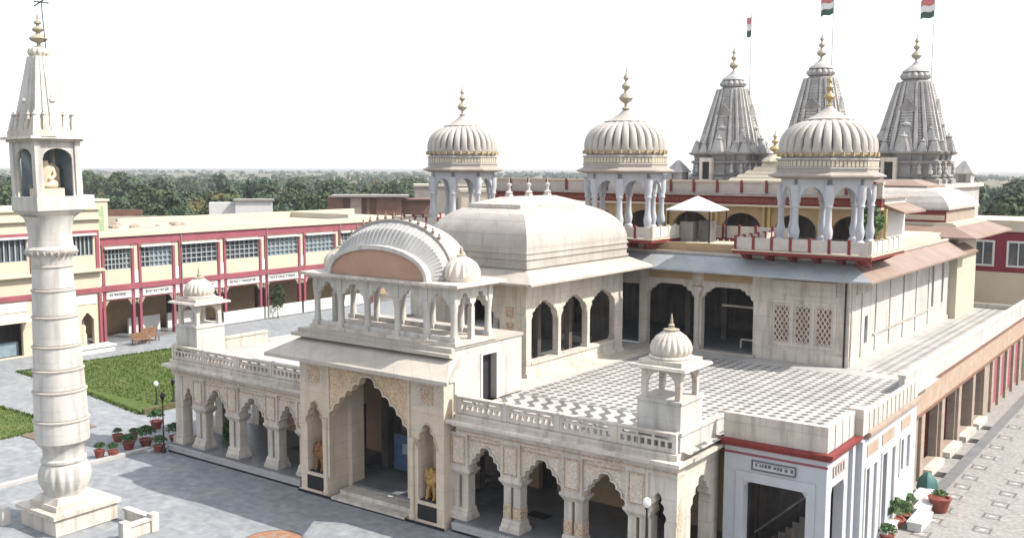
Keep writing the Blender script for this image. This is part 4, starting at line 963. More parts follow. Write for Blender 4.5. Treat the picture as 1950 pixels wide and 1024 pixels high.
# far right red building
fr_ = T('red_building', 'dark red building with white framed windows beyond the right end of the terrace', 'building', (-8, 88, 0))
hs = [(-17.2,-15.8,7.3,9.1), (-14.6,-13.2,7.3,9.1), (-11.9,-10.5,7.3,9.1), (-9.2,-7.8,7.3,9.1)]
fr_.part('wall', MB().cells('xz', 88, 88.4, -19.0, -4, 6.7, 10.0, hs), 'deep_red')
fr_.part('lower_wall', MB().box(-19, -4, 87.9, 92, 0, 6.7), 'cream'); fr_.part('body', MB().box(-19, -4, 88.42, 96, 6.7, 10.0), 'dark_wall')
fr_.part('parapet', MB().box(-19.1, -3.9, 87.8, 96, 10.0, 10.9), 'pale_cream')
for a, c, z0_, z1_ in hs:
    wn = fr_.part('window', MB().cells('xz', 87.9, 88.0, a-.16, c+.16, z0_-.16, z1_+.16, [(a, (a+c)/2-.04, z0_, z1_), ((a+c)/2+.04, c, z0_, z1_)]), 'white')
    fr_.part('pane', MB().box(a, c, 88.06, 88.1, z0_, z1_), 'glass', wn)

#@@RIGHT
pu = T('entrance_annexe', 'pale lilac annexe with red cornice and wide dark doorway at the right corner', 'annexe', (-13, 36, 0))
YF = 34.2
fw_ = [[(-14.2,.0)]+[(-14.2,3.2),(-14.05,3.42),(-12.0,3.42),(-11.82,3.2)]+[(-11.82,0)]]
pu.part('front_wall', MB().prism(panel_poly(-15.0, -11.12, 0, 4.7, fw_), 'xz', YF, YF+.4), 'lilac')
pu.part('side_wall', MB().prism(panel_poly(YF+.4, 37.6, 0, 4.7, [[(34.75,0)]+[(34.75,3.35),(34.85,3.6),(36.1,3.6),(36.2,3.35)]+[(36.2,0)]]), 'yz', -11.5, -11.12), 'lilac')
pu.part('door_surround', MB().cells('xz', YF-.05, YF, -14.5, -11.5, 0.01, 3.8, [(-14.2,-11.82,.01,3.44)]), 'lilac')
pu.part('stripe', MB().box(-15.0, -11.08, YF-.03, YF, 4.42, 4.5), 'crimson')
sg = pu.part('sign_board', MB().box(-13.9, -12.2, YF-.05, YF, 3.92, 4.3), 'lilac')
pu.part('sign_frame', MB().cells('xz', YF-.07, YF-.051, -13.9, -12.2, 3.92, 4.3, [(-13.84,-12.26,3.97,4.25)]), 'ink', sg)
tx = MB(); x = -13.75
while x < -12.4:
    w_ = R.uniform(.05, .13); tx.box(x, x+w_, YF-.058, YF-.051, 4.04+R.uniform(0,.04), 4.15+R.uniform(0,.04)); x += w_+R.choice((.03,.03,.09))
tx.box(-13.7,-12.45,YF-.058,YF-.051,4.165+.03,4.18+.03); pu.part('sign_lettering', tx, 'ink', sg)
pu.part('cornice', MB().box(-15.1, -10.95, YF-.14, 37.6, 4.72, 4.86).box(-15.2, -10.85, YF-.24, 37.6, 4.86, 4.98), 'red')
pu.part('roof', MB().box(-15.0, -11.15, YF+.1, 38.0, 4.6, 4.72).box(-15.395, -11.1, 34.2, 50.2, TZ-.05, TZ+.03), 'marble_white')
pu.part('terrace_tiles', MB().box(-15.39, -11.36, 34.45, 50.2, TZ+.03, TZ+.034), 'tiles')
pu.part('front_parapet', MB().box(-15.05, -11.12, YF, YF+.22, 4.98, 5.92), 'marble')
pu.part('side_parapet', MB().box(-11.34, -11.12, YF+.22, 37.3, 4.98, 5.92), 'marble_white')
for y in (35.0, 35.8, 36.6): pu.part('parapet_joint', MB().box(-11.12, -11.09, y-.04, y+.04, 5.0, 5.9), 'marble')
pu.part('parapet_pier', MB().box(-11.4, -10.82, 37.3, 37.95, 4.98, 6.0), 'marble')
gq = pu.part('side_grille', MB().cells('yz', -11.12, -11.08, 34.85, 36.1, 3.95, 4.35, [(34.92+i*.29,35.14+i*.29,4.0,4.3) for i in range(4)]), 'pink_stone')
# stair inside
stp = MB()
for k in range(10): stp.box(-14.1, -12.4, 35.2+.28*k*0+.0, 36.9, .0, .01) if False else stp.box(-14.3+k*.27, -14.03+k*.27, 36.0, 37.4, 0, .3+k*.26)
pu.part('inner_stair', stp, 'dark_wall')
pu.part('stair_rail', MB().tube((-14.4,35.9,.9), (-11.7,35.9,3.4), .05), 'dark_wall')
pu.part('inner_wall', MB().box(-14.98, -11.5, 37.4, 37.6, 0, 4.6).box(-14.98,-14.85,34.6,37.4,0,4.6), 'dark_wall')
pu.part('pilaster', MB().box(-11.12, -10.85, 37.42, 37.7, 0, 4.72).box(-11.12,-10.98,36.7,37.0,0,4.72), 'lilac')
ow = [(38.1,39.5,.3,3.5), (40.3,42.1,.3,3.55), (43.0,44.4,2.1,3.55)]
lw = T('lilac_side_wing', 'pale lilac single storey side wing with three tall openings beside the pink yard', 'wing', (-11.5, 41.5, 0))
lw.part('side_wall', MB().cells('yz', -11.25, -10.9, 37.7, 45.5, 0, 4.72, ow), 'lilac')
for y0_, y1_, z0_, z1_ in ow:
    q = lw.part('opening_frame', MB().cells('yz', -10.9, -10.85, y0_-.12, y1_+.12, z0_-.1, z1_+.12, [(y0_, y1_, z0_, z1_)]), 'white')
    lw.part('pane', MB().box(-11.24, -11.2, y0_, y1_, z0_, z1_), 'glass', q); lw.part('shutter', MB().box(-11.2, -10.96, y0_+(y1_-y0_)*.55, y1_, z0_, z1_-.1), 'lilac', q)
for y0_, y1_ in ((38.2,39.6),(40.2,41.9),(43.0,44.4)):
    lw.part('frieze_panel', MB().box(-10.9, -10.875, y0_, y1_, 3.95, 4.4), 'pink_carved')
lw.part('cornice', MB().box(-11.3, -10.78, 37.95, 45.6, 4.72, 4.86).box(-11.3, -10.7, 37.95, 45.6, 4.86, 4.98), 'pink_stone')
lw.part('parapet', MB().box(-11.1, -10.9, 37.95, 45.5, 4.98, 5.75), 'marble_white')
for k in range(12): lw.part('parapet_joint', MB().box(-10.9, -10.87, 38.3+k*.6, 38.38+k*.6, 5.0, 5.72), 'marble')
lw.part('back_body', MB().box(-15.2, -11.6, 37.8, 45.5, 0, 4.6), 'dark_wall')

ac = T('pink_side_arcade', 'long pink sandstone arcade with dark doorways along the right flank of the temple', 'arcade', (-11.8, 60, 0))
oo = [(50.4,53.1,.3,3.1), (54.2,57.0,.3,3.1), (58.0,60.7,.3,3.1), (61.4,63.8,.3,3.1)]
ac.part('wall', MB().cells('yz', -12.1, -11.7, 45.6, 78, 0, 4.6, oo), 'pink_stone')
ac.part('carved_beam', MB().box(-11.7, -11.62, 45.6, 78, 3.35, 4.55), 'pink_carved'); ac.part('beam_cap', MB().box(-12.1, -11.5, 45.6, 78, 4.6, 4.78).box(-11.7,-11.56,45.6,78,3.22,3.35), 'brick')
for y0_, y1_, z0_, z1_ in oo:
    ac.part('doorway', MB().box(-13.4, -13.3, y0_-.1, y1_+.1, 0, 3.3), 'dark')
    ac.part('doorway_side', MB().box(-13.3, -12.1, y1_+.01, y1_+.2, 0, 3.2), 'red')
    ac.part('door_step', MB().box(-11.7, -11.25, y0_, y1_, 0, .3), 'marble'); ac.part('drain_grate', MB().box(-11.2, -10.75, y0_+.2, y0_+1.0, .004, .03), 'black')
for y in (45.9, 49.6, 53.65, 57.5, 61.05, 64.2, 66.6, 69, 71.4, 73.8, 76.2):
    ac.part('pilaster', MB().box(-11.7, -11.55, y-.32, y+.32, 0, 3.22), 'pink_stone')
for y in (67.8, 70.2, 72.6, 75.0): ac.part('panel', MB().box(-11.7, -11.67, y-.7, y+.7, .3, 3.0), 'crimson')
ac.part('parapet', MB().box(-11.75, -11.5, 45.6, 78, 4.78, 5.72), 'marble_white'); ac.part('parapet_cap', MB().box(-11.8, -11.45, 45.6, 78, 5.72, 5.82), 'marble_white')
ac.part('terrace_walk', MB().box(-15.39, -11.75, 50.21, 78, 4.6, TZ), 'tiles')
ac.part('end_parapet', MB().box(-15.3, -11.4, 78, 78.2, 0, 5.3), 'marble_white')
structure('side_drain', MB().box(-10.75, -10.2, 44, 90, -.001, .02), 'slate')
single('black_rail', MB().cbox(-12.2, 45.6, .8, .25, 5.0, 5.9), 'iron', 'small dark box standing on the terrace edge by the side parapet', 'box', (-12.2, 45.6, 5)) if False else None

#@@COLUMN
c = T('memorial_pillar', 'tall white ringed marble pillar with glazed shrine and spire on top, left foreground', 'pillar', (-39.1, 21.8, 0))
ax, ay = -39.1, 21.8
c.part('pedestal', MB().cbox(ax-.1, ay+.15, 2.75, 2.75, 0, .72).cbox(ax-.1, ay+.15, 3.0, 3.0, .72, .9), 'marble')
c.part('upper_slab', MB().cbox(ax, ay, 2.05, 2.05, .9, 1.12).frustum(ax-.95,ax+.95,ay-.95,ay+.95,1.12,ax-.75,ax+.75,ay-.75,ay+.75,1.35), 'marble')
bul = MB().lathe(ax, ay, [(.78,1.33),(.80,1.45),(.92,1.62),(1.02,1.9),(1.04,2.15),(1.0,2.4),(.9,2.6),(.84,2.7)], 90, ribs=18, depth=.09, zr=(1.5,2.5))
c.part('lotus_bulge', bul, 'marble_white', smooth=True)
segs = [(2.7,.90,.84),(2.82,.97,.97)]
rp = [(.84,2.7),(.9,2.74),(.9,2.84),(.82,2.9),(.80,3.05),(.82,3.3),(.95,3.5),(1.0,3.56)]
zs_ = [3.56,4.55,5.78,6.67,7.66,8.87,9.97,10.95]; ra = [1.06,1.04,1.0,.95,.90,.85,.80,.75]
c.part('neck', MB().lathe(ax, ay, rp, 40), 'marble_white', smooth=True)
for k in range(len(zs_)-1):
    z0_, z1_ = zs_[k], zs_[k+1]; r0_, r1_ = ra[k], ra[k+1]
    q = c.part('drum', MB().lathe(ax, ay, [(r0_-.06,z0_),(r0_,z0_+.04),(r0_+.0,z0_+.1),(r1_+.03,z1_-.14),(r1_+.03,z1_-.06),(r1_-.05,z1_)], 44), 'marble_white', smooth=True)
    c.part('ring', MB().lathe(ax, ay, [(r1_+.02,z1_-.1),(r1_+.075,z1_-.07),(r1_+.075,z1_-.02),(r1_+.02,z1_+.01)], 44), 'chhajja', q, True)
c.part('capital', MB().lathe(ax, ay, [(.74,10.95),(.78,11.2),(.88,11.38),(.98,11.5),(.98,11.62),(.86,11.72),(.82,12.2),(.86,12.5),(.92,12.8),(1.0,12.95)], 40), 'marble_white', smooth=True)
c.part('bracket_ring', MB().lathe(ax, ay, [(.86,11.3),(1.02,11.42),(1.03,11.52),(.9,11.6)], 48, ribs=24, depth=.1), 'chhajja', smooth=True)
hw = 1.05
c.part('shrine_base', MB().frustum(ax-.72,ax+.72,ay-.72,ay+.72,12.9,ax-1.0,ax+1.0,ay-1.0,ay+1.0,13.2).cbox(ax, ay, 2.0, 2.0, 13.2, 13.75), 'marble_white')
for sx in (-1, 1):
    for sy in (-1, 1): c.part('shrine_post', MB().cbox(ax+sx*.84, ay+sy*.84, .26, .26, 13.75, 15.95), 'marble_white')
def frames(k):
    a = k*pi/2; r_ = Matrix.Rotation(a, 3, 'Z')
    def P(x, y, z): v = r_ @ Vector((x, y, 0)); return (ax+v.x, ay+v.y, z)
    def bx(u0, u1, d0, d1, z0, z1): return MB().loft([[P(d0,u0,z0),P(d1,u0,z0),P(d1,u1,z0),P(d0,u1,z0)], [P(d0,u0,z1),P(d1,u0,z1),P(d1,u1,z1),P(d0,u1,z1)]])
    hd = MB().loft([[P(.80,u,z) for u, z in panel_poly(-.71,.71,15.3,15.95,[round_arch(-.60,.60,15.301,15.68)])], [P(.90,u,z) for u, z in panel_poly(-.71,.71,15.3,15.95,[round_arch(-.60,.60,15.301,15.68)])]])
    fo = c.part('window_frame', hd, 'marble_white')
    jm = bx(-.71,-.62,.82,.90,13.75,15.3); j2 = bx(.62,.71,.82,.90,13.75,15.3); jm.add(j2.v, j2.f); c.part('window_jamb', jm, 'marble_white', fo)
    if k in (1, 2): c.part('glass_pane', bx(-.62,.62,.76,.78,13.75,15.75), 'blue_glass', fo)
for k in range(4): frames(k)
c.part('cornice', MB().cbox(ax, ay, 2.1, 2.1, 15.95, 16.05).frustum(ax-1.22,ax+1.22,ay-1.22,ay+1.22,16.05,ax-1.18,ax+1.18,ay-1.18,ay+1.18,16.16).cbox(ax, ay, 2.0, 2.0, 16.16, 16.4), 'marble')
rr = []
for k in range(12):
    t_ = k/11; rr.append(ratha(ax, ay, 1.0*(1-.60*t_**.95), 16.4+2.95*t_))
tw = c.part('spire', MB().loft(rr), 'marble_white')
for k in range(4):
    a = k*pi/2; q_, n_ = round(cos(a)), round(sin(a))
    c.part('half_spire', spirelet(ax+q_*.68, ay+n_*.68, 16.4, 1.5, .32, 5), 'marble_white', tw)
    dx, dy = cos(a+pi/4)*sqrt(2), sin(a+pi/4)*sqrt(2)
    c.part('spirelet', spirelet(ax+dx*.80, ay+dy*.80, 16.4, .8, .2), 'marble_white', tw)
    for sg in (-1, 1): c.part('spirelet', spirelet(ax+q_*.84-n_*sg*.42, ay+n_*.84+q_*sg*.42, 16.4, .8, .17), 'marble', tw)
c.part('ribbed_disc', MB().lathe(ax, ay, [(.34,19.3),(.36,19.38),(.42,19.45),(.44,19.55),(.40,19.66),(.22,19.72)], 60, ribs=12, depth=.15), 'marble', smooth=True)
c.part('finial', kalash(ax, ay, 19.7, 1.35, .36), 'brass', smooth=True)
c.part('lightning_rod', MB().tube((ax+.35,ay+.1,19.4), (ax+.2,ay+.1,21.55), .02).tube((ax-.35,ay+.1,21.4), (ax+.6,ay+.1,21.62), .025).tube((ax+.2,ay-.2,21.5),(ax+.2,ay+.4,21.5),.03), 'iron')
c.part('side_rod', MB().tube((ax+1.4,ay-.9,16.1), (ax+2.0,ay-.6,16.1), .015).tube((ax-1.9,ay-1.4,16.1), (ax-1.4,ay-1.2,16.1), .015), 'iron')
TILT = Matrix.Rotation(radians(-1.0), 4, Vector((-sin(yaw), cos(yaw), 0)))     # the old pillar leans slightly
c.o.rotation_euler = TILT.to_euler()
# idol
iv = [(0,0,.18),(0,0,.45),(0,-.02,.72),(0,-.03,.86),(0,-.04,1.02),(-.22,-.02,.7),(-.3,-.06,.46),(-.1,-.22,.32),(.22,-.02,.7),(.3,-.06,.46),(.1,-.22,.32),(-.36,-.12,.15),(0.05,-.34,.13),(.36,-.12,.15),(-.05,-.34,.13)]
ie = [(0,1),(1,2),(2,3),(3,4),(2,5),(5,6),(6,7),(2,8),(8,9),(9,10),(0,11),(11,12),(0,13),(13,14)]
ir = [.2,.17,.17,.08,.13,.1,.075,.06,.1,.075,.06,.13,.09,.13,.09]
nm = skin('seated_idol', iv, ie, ir); nm.materials.append(M['idol'])
it = T('seated_statue', 'seated cream statue inside the glazed shrine of the white pillar', 'statue', (ax+.15, ay-.1, 13.75))
io = bpy.data.objects.new('figure', nm); COL.objects.link(io); io.parent = it.o; io.rotation_euler = (0,0,radians(55)); io.scale = (1.1,1.1,1.15); io.location = (0,0,.3)
PB = Vector((-39.1, 21.8, 0)); it.o.location = PB+TILT.to_3x3() @ (it.loc-PB); it.o.rotation_euler = TILT.to_euler()
it.part('pedestal', MB().cbox(ax+.15, ay-.1, .95, .95, 13.752, 14.08), 'idol')
it.part('throne_back', MB().loft([[(ax-.5,ay+.3,14.08),(ax-.1,ay+.62,14.08),(ax-.1,ay+.62,14.9),(ax-.3,ay+.46,15.15),(ax-.5,ay+.3,14.9)], [(ax-.45,ay+.22,14.08),(ax-.05,ay+.54,14.08),(ax-.05,ay+.54,14.9),(ax-.25,ay+.38,15.15),(ax-.45,ay+.22,14.9)]]), 'idol')
# low enclosure around the pillar
en = T('low_enclosure', 'low white marble railing around the foot of the ringed pillar', 'railing', (-39, 21.8, 0))
for (x0_, x1_, y0_, y1_) in ((-37.3,-35.3,23.3,23.5),(-35.5,-35.3,22.2,23.3),(-42.6,-41.0,20.0,20.2)):
    en.part('rail_panel', MB().box(x0_, x1_, y0_, y1_, .0, .5), 'marble')
    en.part('rail_cap', MB().box(x0_-.06, x1_+.06, y0_-.06, y1_+.06, .5, .6), 'marble_white')
for x, y in ((-35.4,23.4),(-35.4,22.1),(-41.0,20.1)): en.part('corner_post', MB().cbox(x, y, .34, .34, 0, .75), 'marble_white')

#@@LION
def lion(cx, cy, z, label, mname):
    l = T('lion_statue', label, 'statue', (cx, cy, z), 'lion statues in the gateway niches')
    v = [(0,.2,.32),(0,.05,.55),(0,-.1,.78),(0,-.2,1.0),(0,-.3,1.14),(0,-.5,1.08)]
    e = [(0,1),(1,2),(2,3),(3,4),(4,5)]; r = [.24,.24,.24,.18,.19,.10]
    for sx in (-1, 1):
        o_ = len(v); v += [(sx*.17,-.2,.62),(sx*.19,-.25,.34),(sx*.19,-.27,.12),(sx*.19,-.38,.05)]; r += [.12,.085,.075,.07]; e += [(2,o_),(o_,o_+1),(o_+1,o_+2),(o_+2,o_+3)]
        o_ = len(v); v += [(sx*.25,.12,.3),(sx*.31,-.08,.34),(sx*.30,.05,.08),(sx*.30,-.16,.05)]; r += [.17,.13,.08,.07]; e += [(0,o_),(o_,o_+1),(o_+1,o_+2),(o_+2,o_+3)]
    o_ = len(v); v += [(.1,.42,.15),(.35,.4,.1)]; r += [.06,.05]; e += [(0,o_),(o_,o_+1)]
    nm = skin('lion_body', v, e, r); nm.materials.append(M[mname]); bo = bpy.data.objects.new('body', nm); COL.objects.link(bo); bo.parent = l.o
    mane = MB(); n = 20; rings = []
    for k, (rr_, dy) in enumerate(((.2,-.36),(.33,-.30),(.36,-.2),(.32,-.06),(.16,.04))):
        rings.append([(cx+rr_*(1+.13*(i % 2))*cos(2*pi*i/n), cy+dy+.05*sin(2*pi*i/n), z+1.06+rr_*1.05*(1+.13*(i % 2))*sin(2*pi*i/n)-.03*k) for i in range(n)])
    l.part('mane', mane.loft(rings), mname, smooth=True)
    for sx in (-1, 1): l.part('ear', MB().lathe(cx+sx*.15, cy-.36, [(.05,z+1.28),(.06,z+1.34),(.02,z+1.42)], 8), mname, smooth=True); l.part('eye', MB().lathe(cx+sx*.08, cy-.49, [(.005,z+1.16),(.025,z+1.18),(.005,z+1.2)], 8), 'black')
    l.part('nose', MB().lathe(cx, cy-.6, [(.01,z+1.05),(.04,z+1.08),(.01,z+1.12)], 8), 'black')
    l.part('plinth', MB().cbox(cx, cy-.02, .86, .84, z-.0, z+.06), 'black')
lion(-26.68, 31.12, 1.0, 'golden ochre lion statue in the right niche of the gateway', 'lion')
lion(-33.46, 31.12, 1.0, 'dusky brown lion statue in the left niche of the gateway', 'lion_dark')

#@@GALLERY
ga = T('long_gallery', 'long two storey cream and crimson gallery with gridded windows, behind the lawn', 'gallery', (-77, 62, 0))
GX = -76.8
cent = [46.5, 49.95, 54.05, 58.95, 63.85, 68.85, 73.8, 78.8, 83.8]
Y0, Y1 = 46.45, 86
ga.part('upper_wall', MB().cells('yz', GX-.3, GX, Y0, Y1, 4.9, 8.3, [(a+.5, c-.5, 6.2, 8.0) for a, c in zip(cent[:-1], cent[1:])]), 'cream')
ga.part('crimson_band', MB().box(GX-.3, GX+.12, Y0, Y1, 8.3, 9.0), 'crimson'); ga.part('lower_band', MB().box(GX-.3, GX+.12, Y0, Y1, 4.42, 4.9), 'crimson')
ga.part('roof_edge', MB().box(GX-.4, GX+.3, Y0, Y1, 9.0, 9.25).box(GX-.4, GX-.1, Y0, Y1, 9.25, 9.5), 'pale_cream')
ga.part('roof', MB().box(GX-9.6, GX-.4, Y0, Y1, 9.1, 9.3), 'roof_lime'); ga.part('rear_parapet', MB().box(GX-10, GX-9.6, Y0+8, Y1, 7, 9.95), 'pale_cream')
ga.part('roof_divider', MB().box(GX-9.6, GX-.5, 76, 76.25, 9.3, 9.9), 'pale_cream')
ga.part('sign_beam', MB().box(GX-.3, GX, Y0, Y1, 3.6, 4.42), 'crimson')
ga.part('upper_back_wall', MB().box(GX-2.0, GX-1.7, Y0, Y1, 4.9, 9.0), 'dark_wall')
ga.part('back_wall', MB().cells('yz', GX-4.3, GX-4, Y0, Y1, 0, 4.5, [(55.6,57.0,0,3.0),(66.0,67.2,0,2.8)]), 'ochre')
ga.part('dark_door', MB().box(GX-4.45, GX-4.31, 55.5, 57.1, 0, 3.1), 'black'); ga.part('dark_door', MB().box(GX-4.45, GX-4.31, 65.9, 67.3, 0, 2.9), 'black')
ga.part('floor', MB().box(GX-4, GX+.2, Y0, Y1, 0, .12), 'slate'); ga.part('ceiling', MB().box(GX-4.3, GX-.3, Y0, Y1, 4.4, 4.6), 'cream')
for i, y in enumerate(cent):
    for dy in (-.34, .34):
        if not (i == 0 and dy < 0):
            ga.part('upper_pilaster', MB().box(GX, GX+.12, y+dy-.12, y+dy+.12, 4.9, 8.3), 'crimson')
            pt_ = ga.part('post', MB().box(GX-.28, GX+.08, y+dy-.12, y+dy+.12, .12, 3.6), 'crimson')
            ga.part('post_bracket', MB().prism([(y+dy-.12,3.0),(y+dy-.5,3.6),(y+dy+.5,3.6),(y+dy+.12,3.0)], 'yz', GX-.2, GX), 'pink_stone', pt_)
    ga.part('white_strip', MB().box(GX, GX+.05, y-.2, y+.2, 3.62, 4.4), 'white'); ga.part('white_strip', MB().box(GX, GX+.05, y-.2, y+.2, 4.95, 6.0), 'white')
for a, c in zip(cent[:-1], cent[1:]):
    u0_, u1_ = a+.5, c-.5; nx = 7; dy = (u1_-u0_)/nx
    wn = ga.part('window', MB().cells('yz', GX-.12, GX-.06, u0_, u1_, 6.2, 8.0, [(u0_+k*dy+.04, u0_+(k+1)*dy-.04, z0_, z0_+.36) for k in range(nx) for z0_ in (6.26,6.70,7.14,7.58)]), 'bars')
    cut = R.choice((.0, .35, .6, .8)); um = u0_+(u1_-u0_)*cut
    if cut: ga.part('pane', MB().box(GX-.28, GX-.2, u0_, um, 6.2, 8.0), 'glass', wn)
    ga.part('pane', MB().box(GX-.30, GX-.22, um, u1_, 6.2, 8.0), R.choice(('curtain', 'blue_glass', 'glass')), wn)
    ga.part('window_shade', MB().box(GX, GX+.35, u0_-.1, u1_+.1, 8.0, 8.14), 'white', wn)
    sg = ga.part('sign', MB().box(GX, GX+.06, u0_+.05, u1_-.05, 3.72, 4.34), 'white')
    tx = MB(); y = u0_+.35
    while y < u1_-.5:
        w_ = R.uniform(.06, .2); tx.box(GX+.06, GX+.066, y, y+w_, 3.93+R.uniform(0,.05), 4.1+R.uniform(0,.06)); y += w_+R.choice((.04,.05,.14))
    tx.box(GX+.06, GX+.066, u0_+.35, u1_-.5, 4.15, 4.175)
    ga.part('sign_lettering', tx, 'ink', sg)
for a, c in ((63.9+.5,68.8-.5),(68.9+.5,73.8-.5),(59.4,63.4),(74.3,78.3)):
    ga.part('low_wall', MB().box(GX-.1, GX+.1, a-.4, c+.4, .12, 1.25), 'white')
ga.part('low_wall', MB().box(GX-2.6, GX-2.4, 50.6, 53.8, .12, 1.5), 'white'); ga.part('low_wall', MB().box(GX-2.6, GX-2.4, 54.6, 57.4, .12, 1.5), 'white')

for y in (54.5, 64.3, 74.2): ga.part('drainpipe', MB().tube((GX+.16, y, .1), (GX+.16, y, 9.0), .05), 'grey_wall')
cb_ = MB(); cp_ = [(GX+.2, 46.6+k*1.6, 4.36-.12*sin(pi*((k*1.6) % 4.9)/4.9)) for k in range(24)]
for a_, b_ in zip(cp_[:-1], cp_[1:]): cb_.tube(a_, b_, .018, n=5)
ga.part('cable', cb_, 'iron')
gl = T('gallery_end_block', 'taller cream and crimson end block of the long gallery, behind the ringed pillar', 'building', (-76, 36, 0))
GX = -76.4; Y0, Y1 = 16, 46.4
gw = [(38.0,40.2,7.5,9.3),(44.0,45.8,7.6,9.3),(33.4,35.8,7.5,9.3),(28,30.5,7.5,9.3)]
gl.part('upper_wall', MB().cells('yz', GX-.3, GX, Y0, Y1, 4.9, 11.4, gw), 'cream')
gl.part('ledge', MB().box(GX-.3, GX+.5, Y0, Y1+.1, 6.3, 6.5), 'pale_cream'); gl.part('crimson_band', MB().box(GX-.3, GX+.15, Y0, Y1, 4.5, 4.9), 'crimson')
gl.part('roof_edge', MB().box(GX-.4, GX+.3, Y0, Y1+.1, 10.6, 10.75).box(GX-.4, GX+.2, Y0, Y1+.1, 11.4, 11.6), 'cream')
gl.part('roof', MB().box(GX-13, GX-.3, Y0, Y1, 11.2, 11.4), 'pale_cream'); gl.part('end_wall', MB().box(GX-13, GX-.3, Y1-.3, Y1, 4.9, 11.4), 'cream')
gl.part('roof_block', MB().box(GX-3.5, GX-.2, 44.2, 46.2, 11.6, 12.6), 'white')
gl.part('stair_cabin', MB().box(GX-4.6, GX-1.4, 46.42, 48.1, 9.3, 12.0).box(GX-4.7, GX-1.3, 46.42, 48.25, 12.0, 12.2), 'pale_cream')
gl.part('stair_door', MB().box(GX-1.4, GX-1.36, 46.7, 47.7, 9.4, 11.6), 'green_door')
for y0_, y1_, z0_, z1_ in gw:
    nx = 5; dy = (y1_-y0_)/nx
    wn = gl.part('window', MB().cells('yz', GX-.12, GX-.06, y0_, y1_, z0_, z1_, [(y0_+k*dy+.05, y0_+(k+1)*dy-.05, z0_+.08, z1_-.08) for k in range(nx)]), 'bars')
    gl.part('pane', MB().box(GX-.28, GX-.2, y0_, y1_, z0_, z1_), 'glass', wn); gl.part('window_shade', MB().box(GX, GX+.3, y0_-.2, y1_+.2, z1_, z1_+.16), 'white', wn)
    gl.part('window_trim', MB().box(GX, GX+.08, y0_-.5, y0_-.2, 6.5, z1_+.4).box(GX, GX+.08, y1_+.2, y1_+.5, 6.5, z1_+.4).box(GX, GX+.08, y0_-.2, y1_+.2, z1_+.18, z1_+.4), 'crimson', wn)
gl.part('ground_wall', MB().cells('yz', GX-.3, GX, Y0, Y1, 0, 4.5, [(44.3,45.6,.1,3.0),(36.6,39.6,.1,3.1),(30,34.5,.1,3.1)]), 'cream')
gl.part('ground_back', MB().box(GX-3.2, GX-3, Y0, Y1, 0, 4.5), 'dark_wall')
gl.part('sign', MB().box(GX, GX+.06, 43.9, 45.9, 3.6, 4.35), 'white'); gl.part('sign', MB().box(GX, GX+.06, 35.5, 40.0, 3.6, 4.35), 'white')
for y in (40.6, 41.0, 43.3, 46.2): gl.part('post', MB().box(GX, GX+.14, y-.13, y+.13, 0, 4.5), 'crimson')
gl.part('niche_arch', MB().prism(panel_poly(44.1, 45.8, .1, 3.3, [[(44.4,.1)]+arch(44.4, 45.5, 2.2, 2.9, 3, .2)+[(45.5,.1)]]), 'yz', GX, GX+.2), 'cream')
gl.part('niche_statue', MB().lathe(GX-.6, 44.95, [(.3,.1),(.3,1.0),(.2,1.2),(.25,1.7),(.1,1.9),(.14,2.1),(.02,2.3)], 12), 'idol', smooth=True)
gl.part('awning', MB().loft([[(GX,36.4,3.5),(GX+1.0,36.4,2.9),(GX,36.4,2.95)], [(GX,40.0,3.5),(GX+1.0,40.0,2.9),(GX,40.0,2.95)]]), 'cream')
gl.part('shop_counter', MB().box(GX-1.2, GX-.6, 36.7, 39.5, .1, 1.2), 'blue_glass')
single('stone_bench', MB().box(-74.6, -73.4, 41.4, 45.6, 0, .42).box(-74.7, -73.3, 41.3, 45.7, .42, .55), 'white', 'long low white platform in front of the gallery, at the lawn edge', 'bench', (-74, 43.5, 0))
# wooden benches in the court by the gallery
for k, (x, y, lb) in enumerate(((-74.2, 48.5, 'brown wooden garden bench standing before the gallery, nearer the pillar'), (-74.9, 49.9, 'tan wooden bench with higher back standing before the gallery, farther from the pillar'))):
    bn = T('wooden_bench', lb, 'bench', (x, y, 0))
    bn.part('seat', MB().box(x-.3, x+.3, y-.75, y+.75, .4, .46), 'wood'); bn.part('backrest', MB().box(x-.34, x-.28, y-.75, y+.75, .5, .95+.2*k), 'wood')
    for dx in (-.24, .24):
        for dy in (-.65, .65): bn.part('leg', MB().cbox(x+dx, y+dy, .07, .07, 0, .4), 'wood')
#@@PROPS
def potted(x, y, pr_, ph, lr, lh, label, pm='terracotta', lm='leaf', flowers=0, group='potted plants'):
    t_ = T('potted_plant', label, 'plant', (x, y, 0))
    t_.part('pot', MB().lathe(x, y, [(pr_*.65,0.0),(pr_*.9,ph*.7),(pr_,ph*.9),(pr_*1.08,ph),(pr_*.85,ph),(pr_*.8,ph*.85)], 14), pm, smooth=True)
    f = MB()
    for k in range(260):
        a, b_ = R.uniform(0, 2*pi), R.uniform(-.2, 1); rr_ = lr*R.uniform(.3, 1.15); cx, cy, cz = x+rr_*cos(a)*sqrt(max(0,1-b_*b_)), y+rr_*sin(a)*sqrt(max(0,1-b_*b_)), ph+lh*.5+lh*.5*b_
        s = lr*R.uniform(.11, .24); d1 = Vector((R.uniform(-1,1),R.uniform(-1,1),R.uniform(-1,1))).normalized()*s; d2 = d1.orthogonal().normalized()*s*.6
        f.add([(cx-d1.x,cy-d1.y,cz-d1.z),(cx+d2.x,cy+d2.y,cz+d2.z),(cx+d1.x,cy+d1.y,cz+d1.z),(cx-d2.x,cy-d2.y,cz-d2.z)], [(0,1,2,3)])
    t_.part('foliage', f, lm)
    return t_
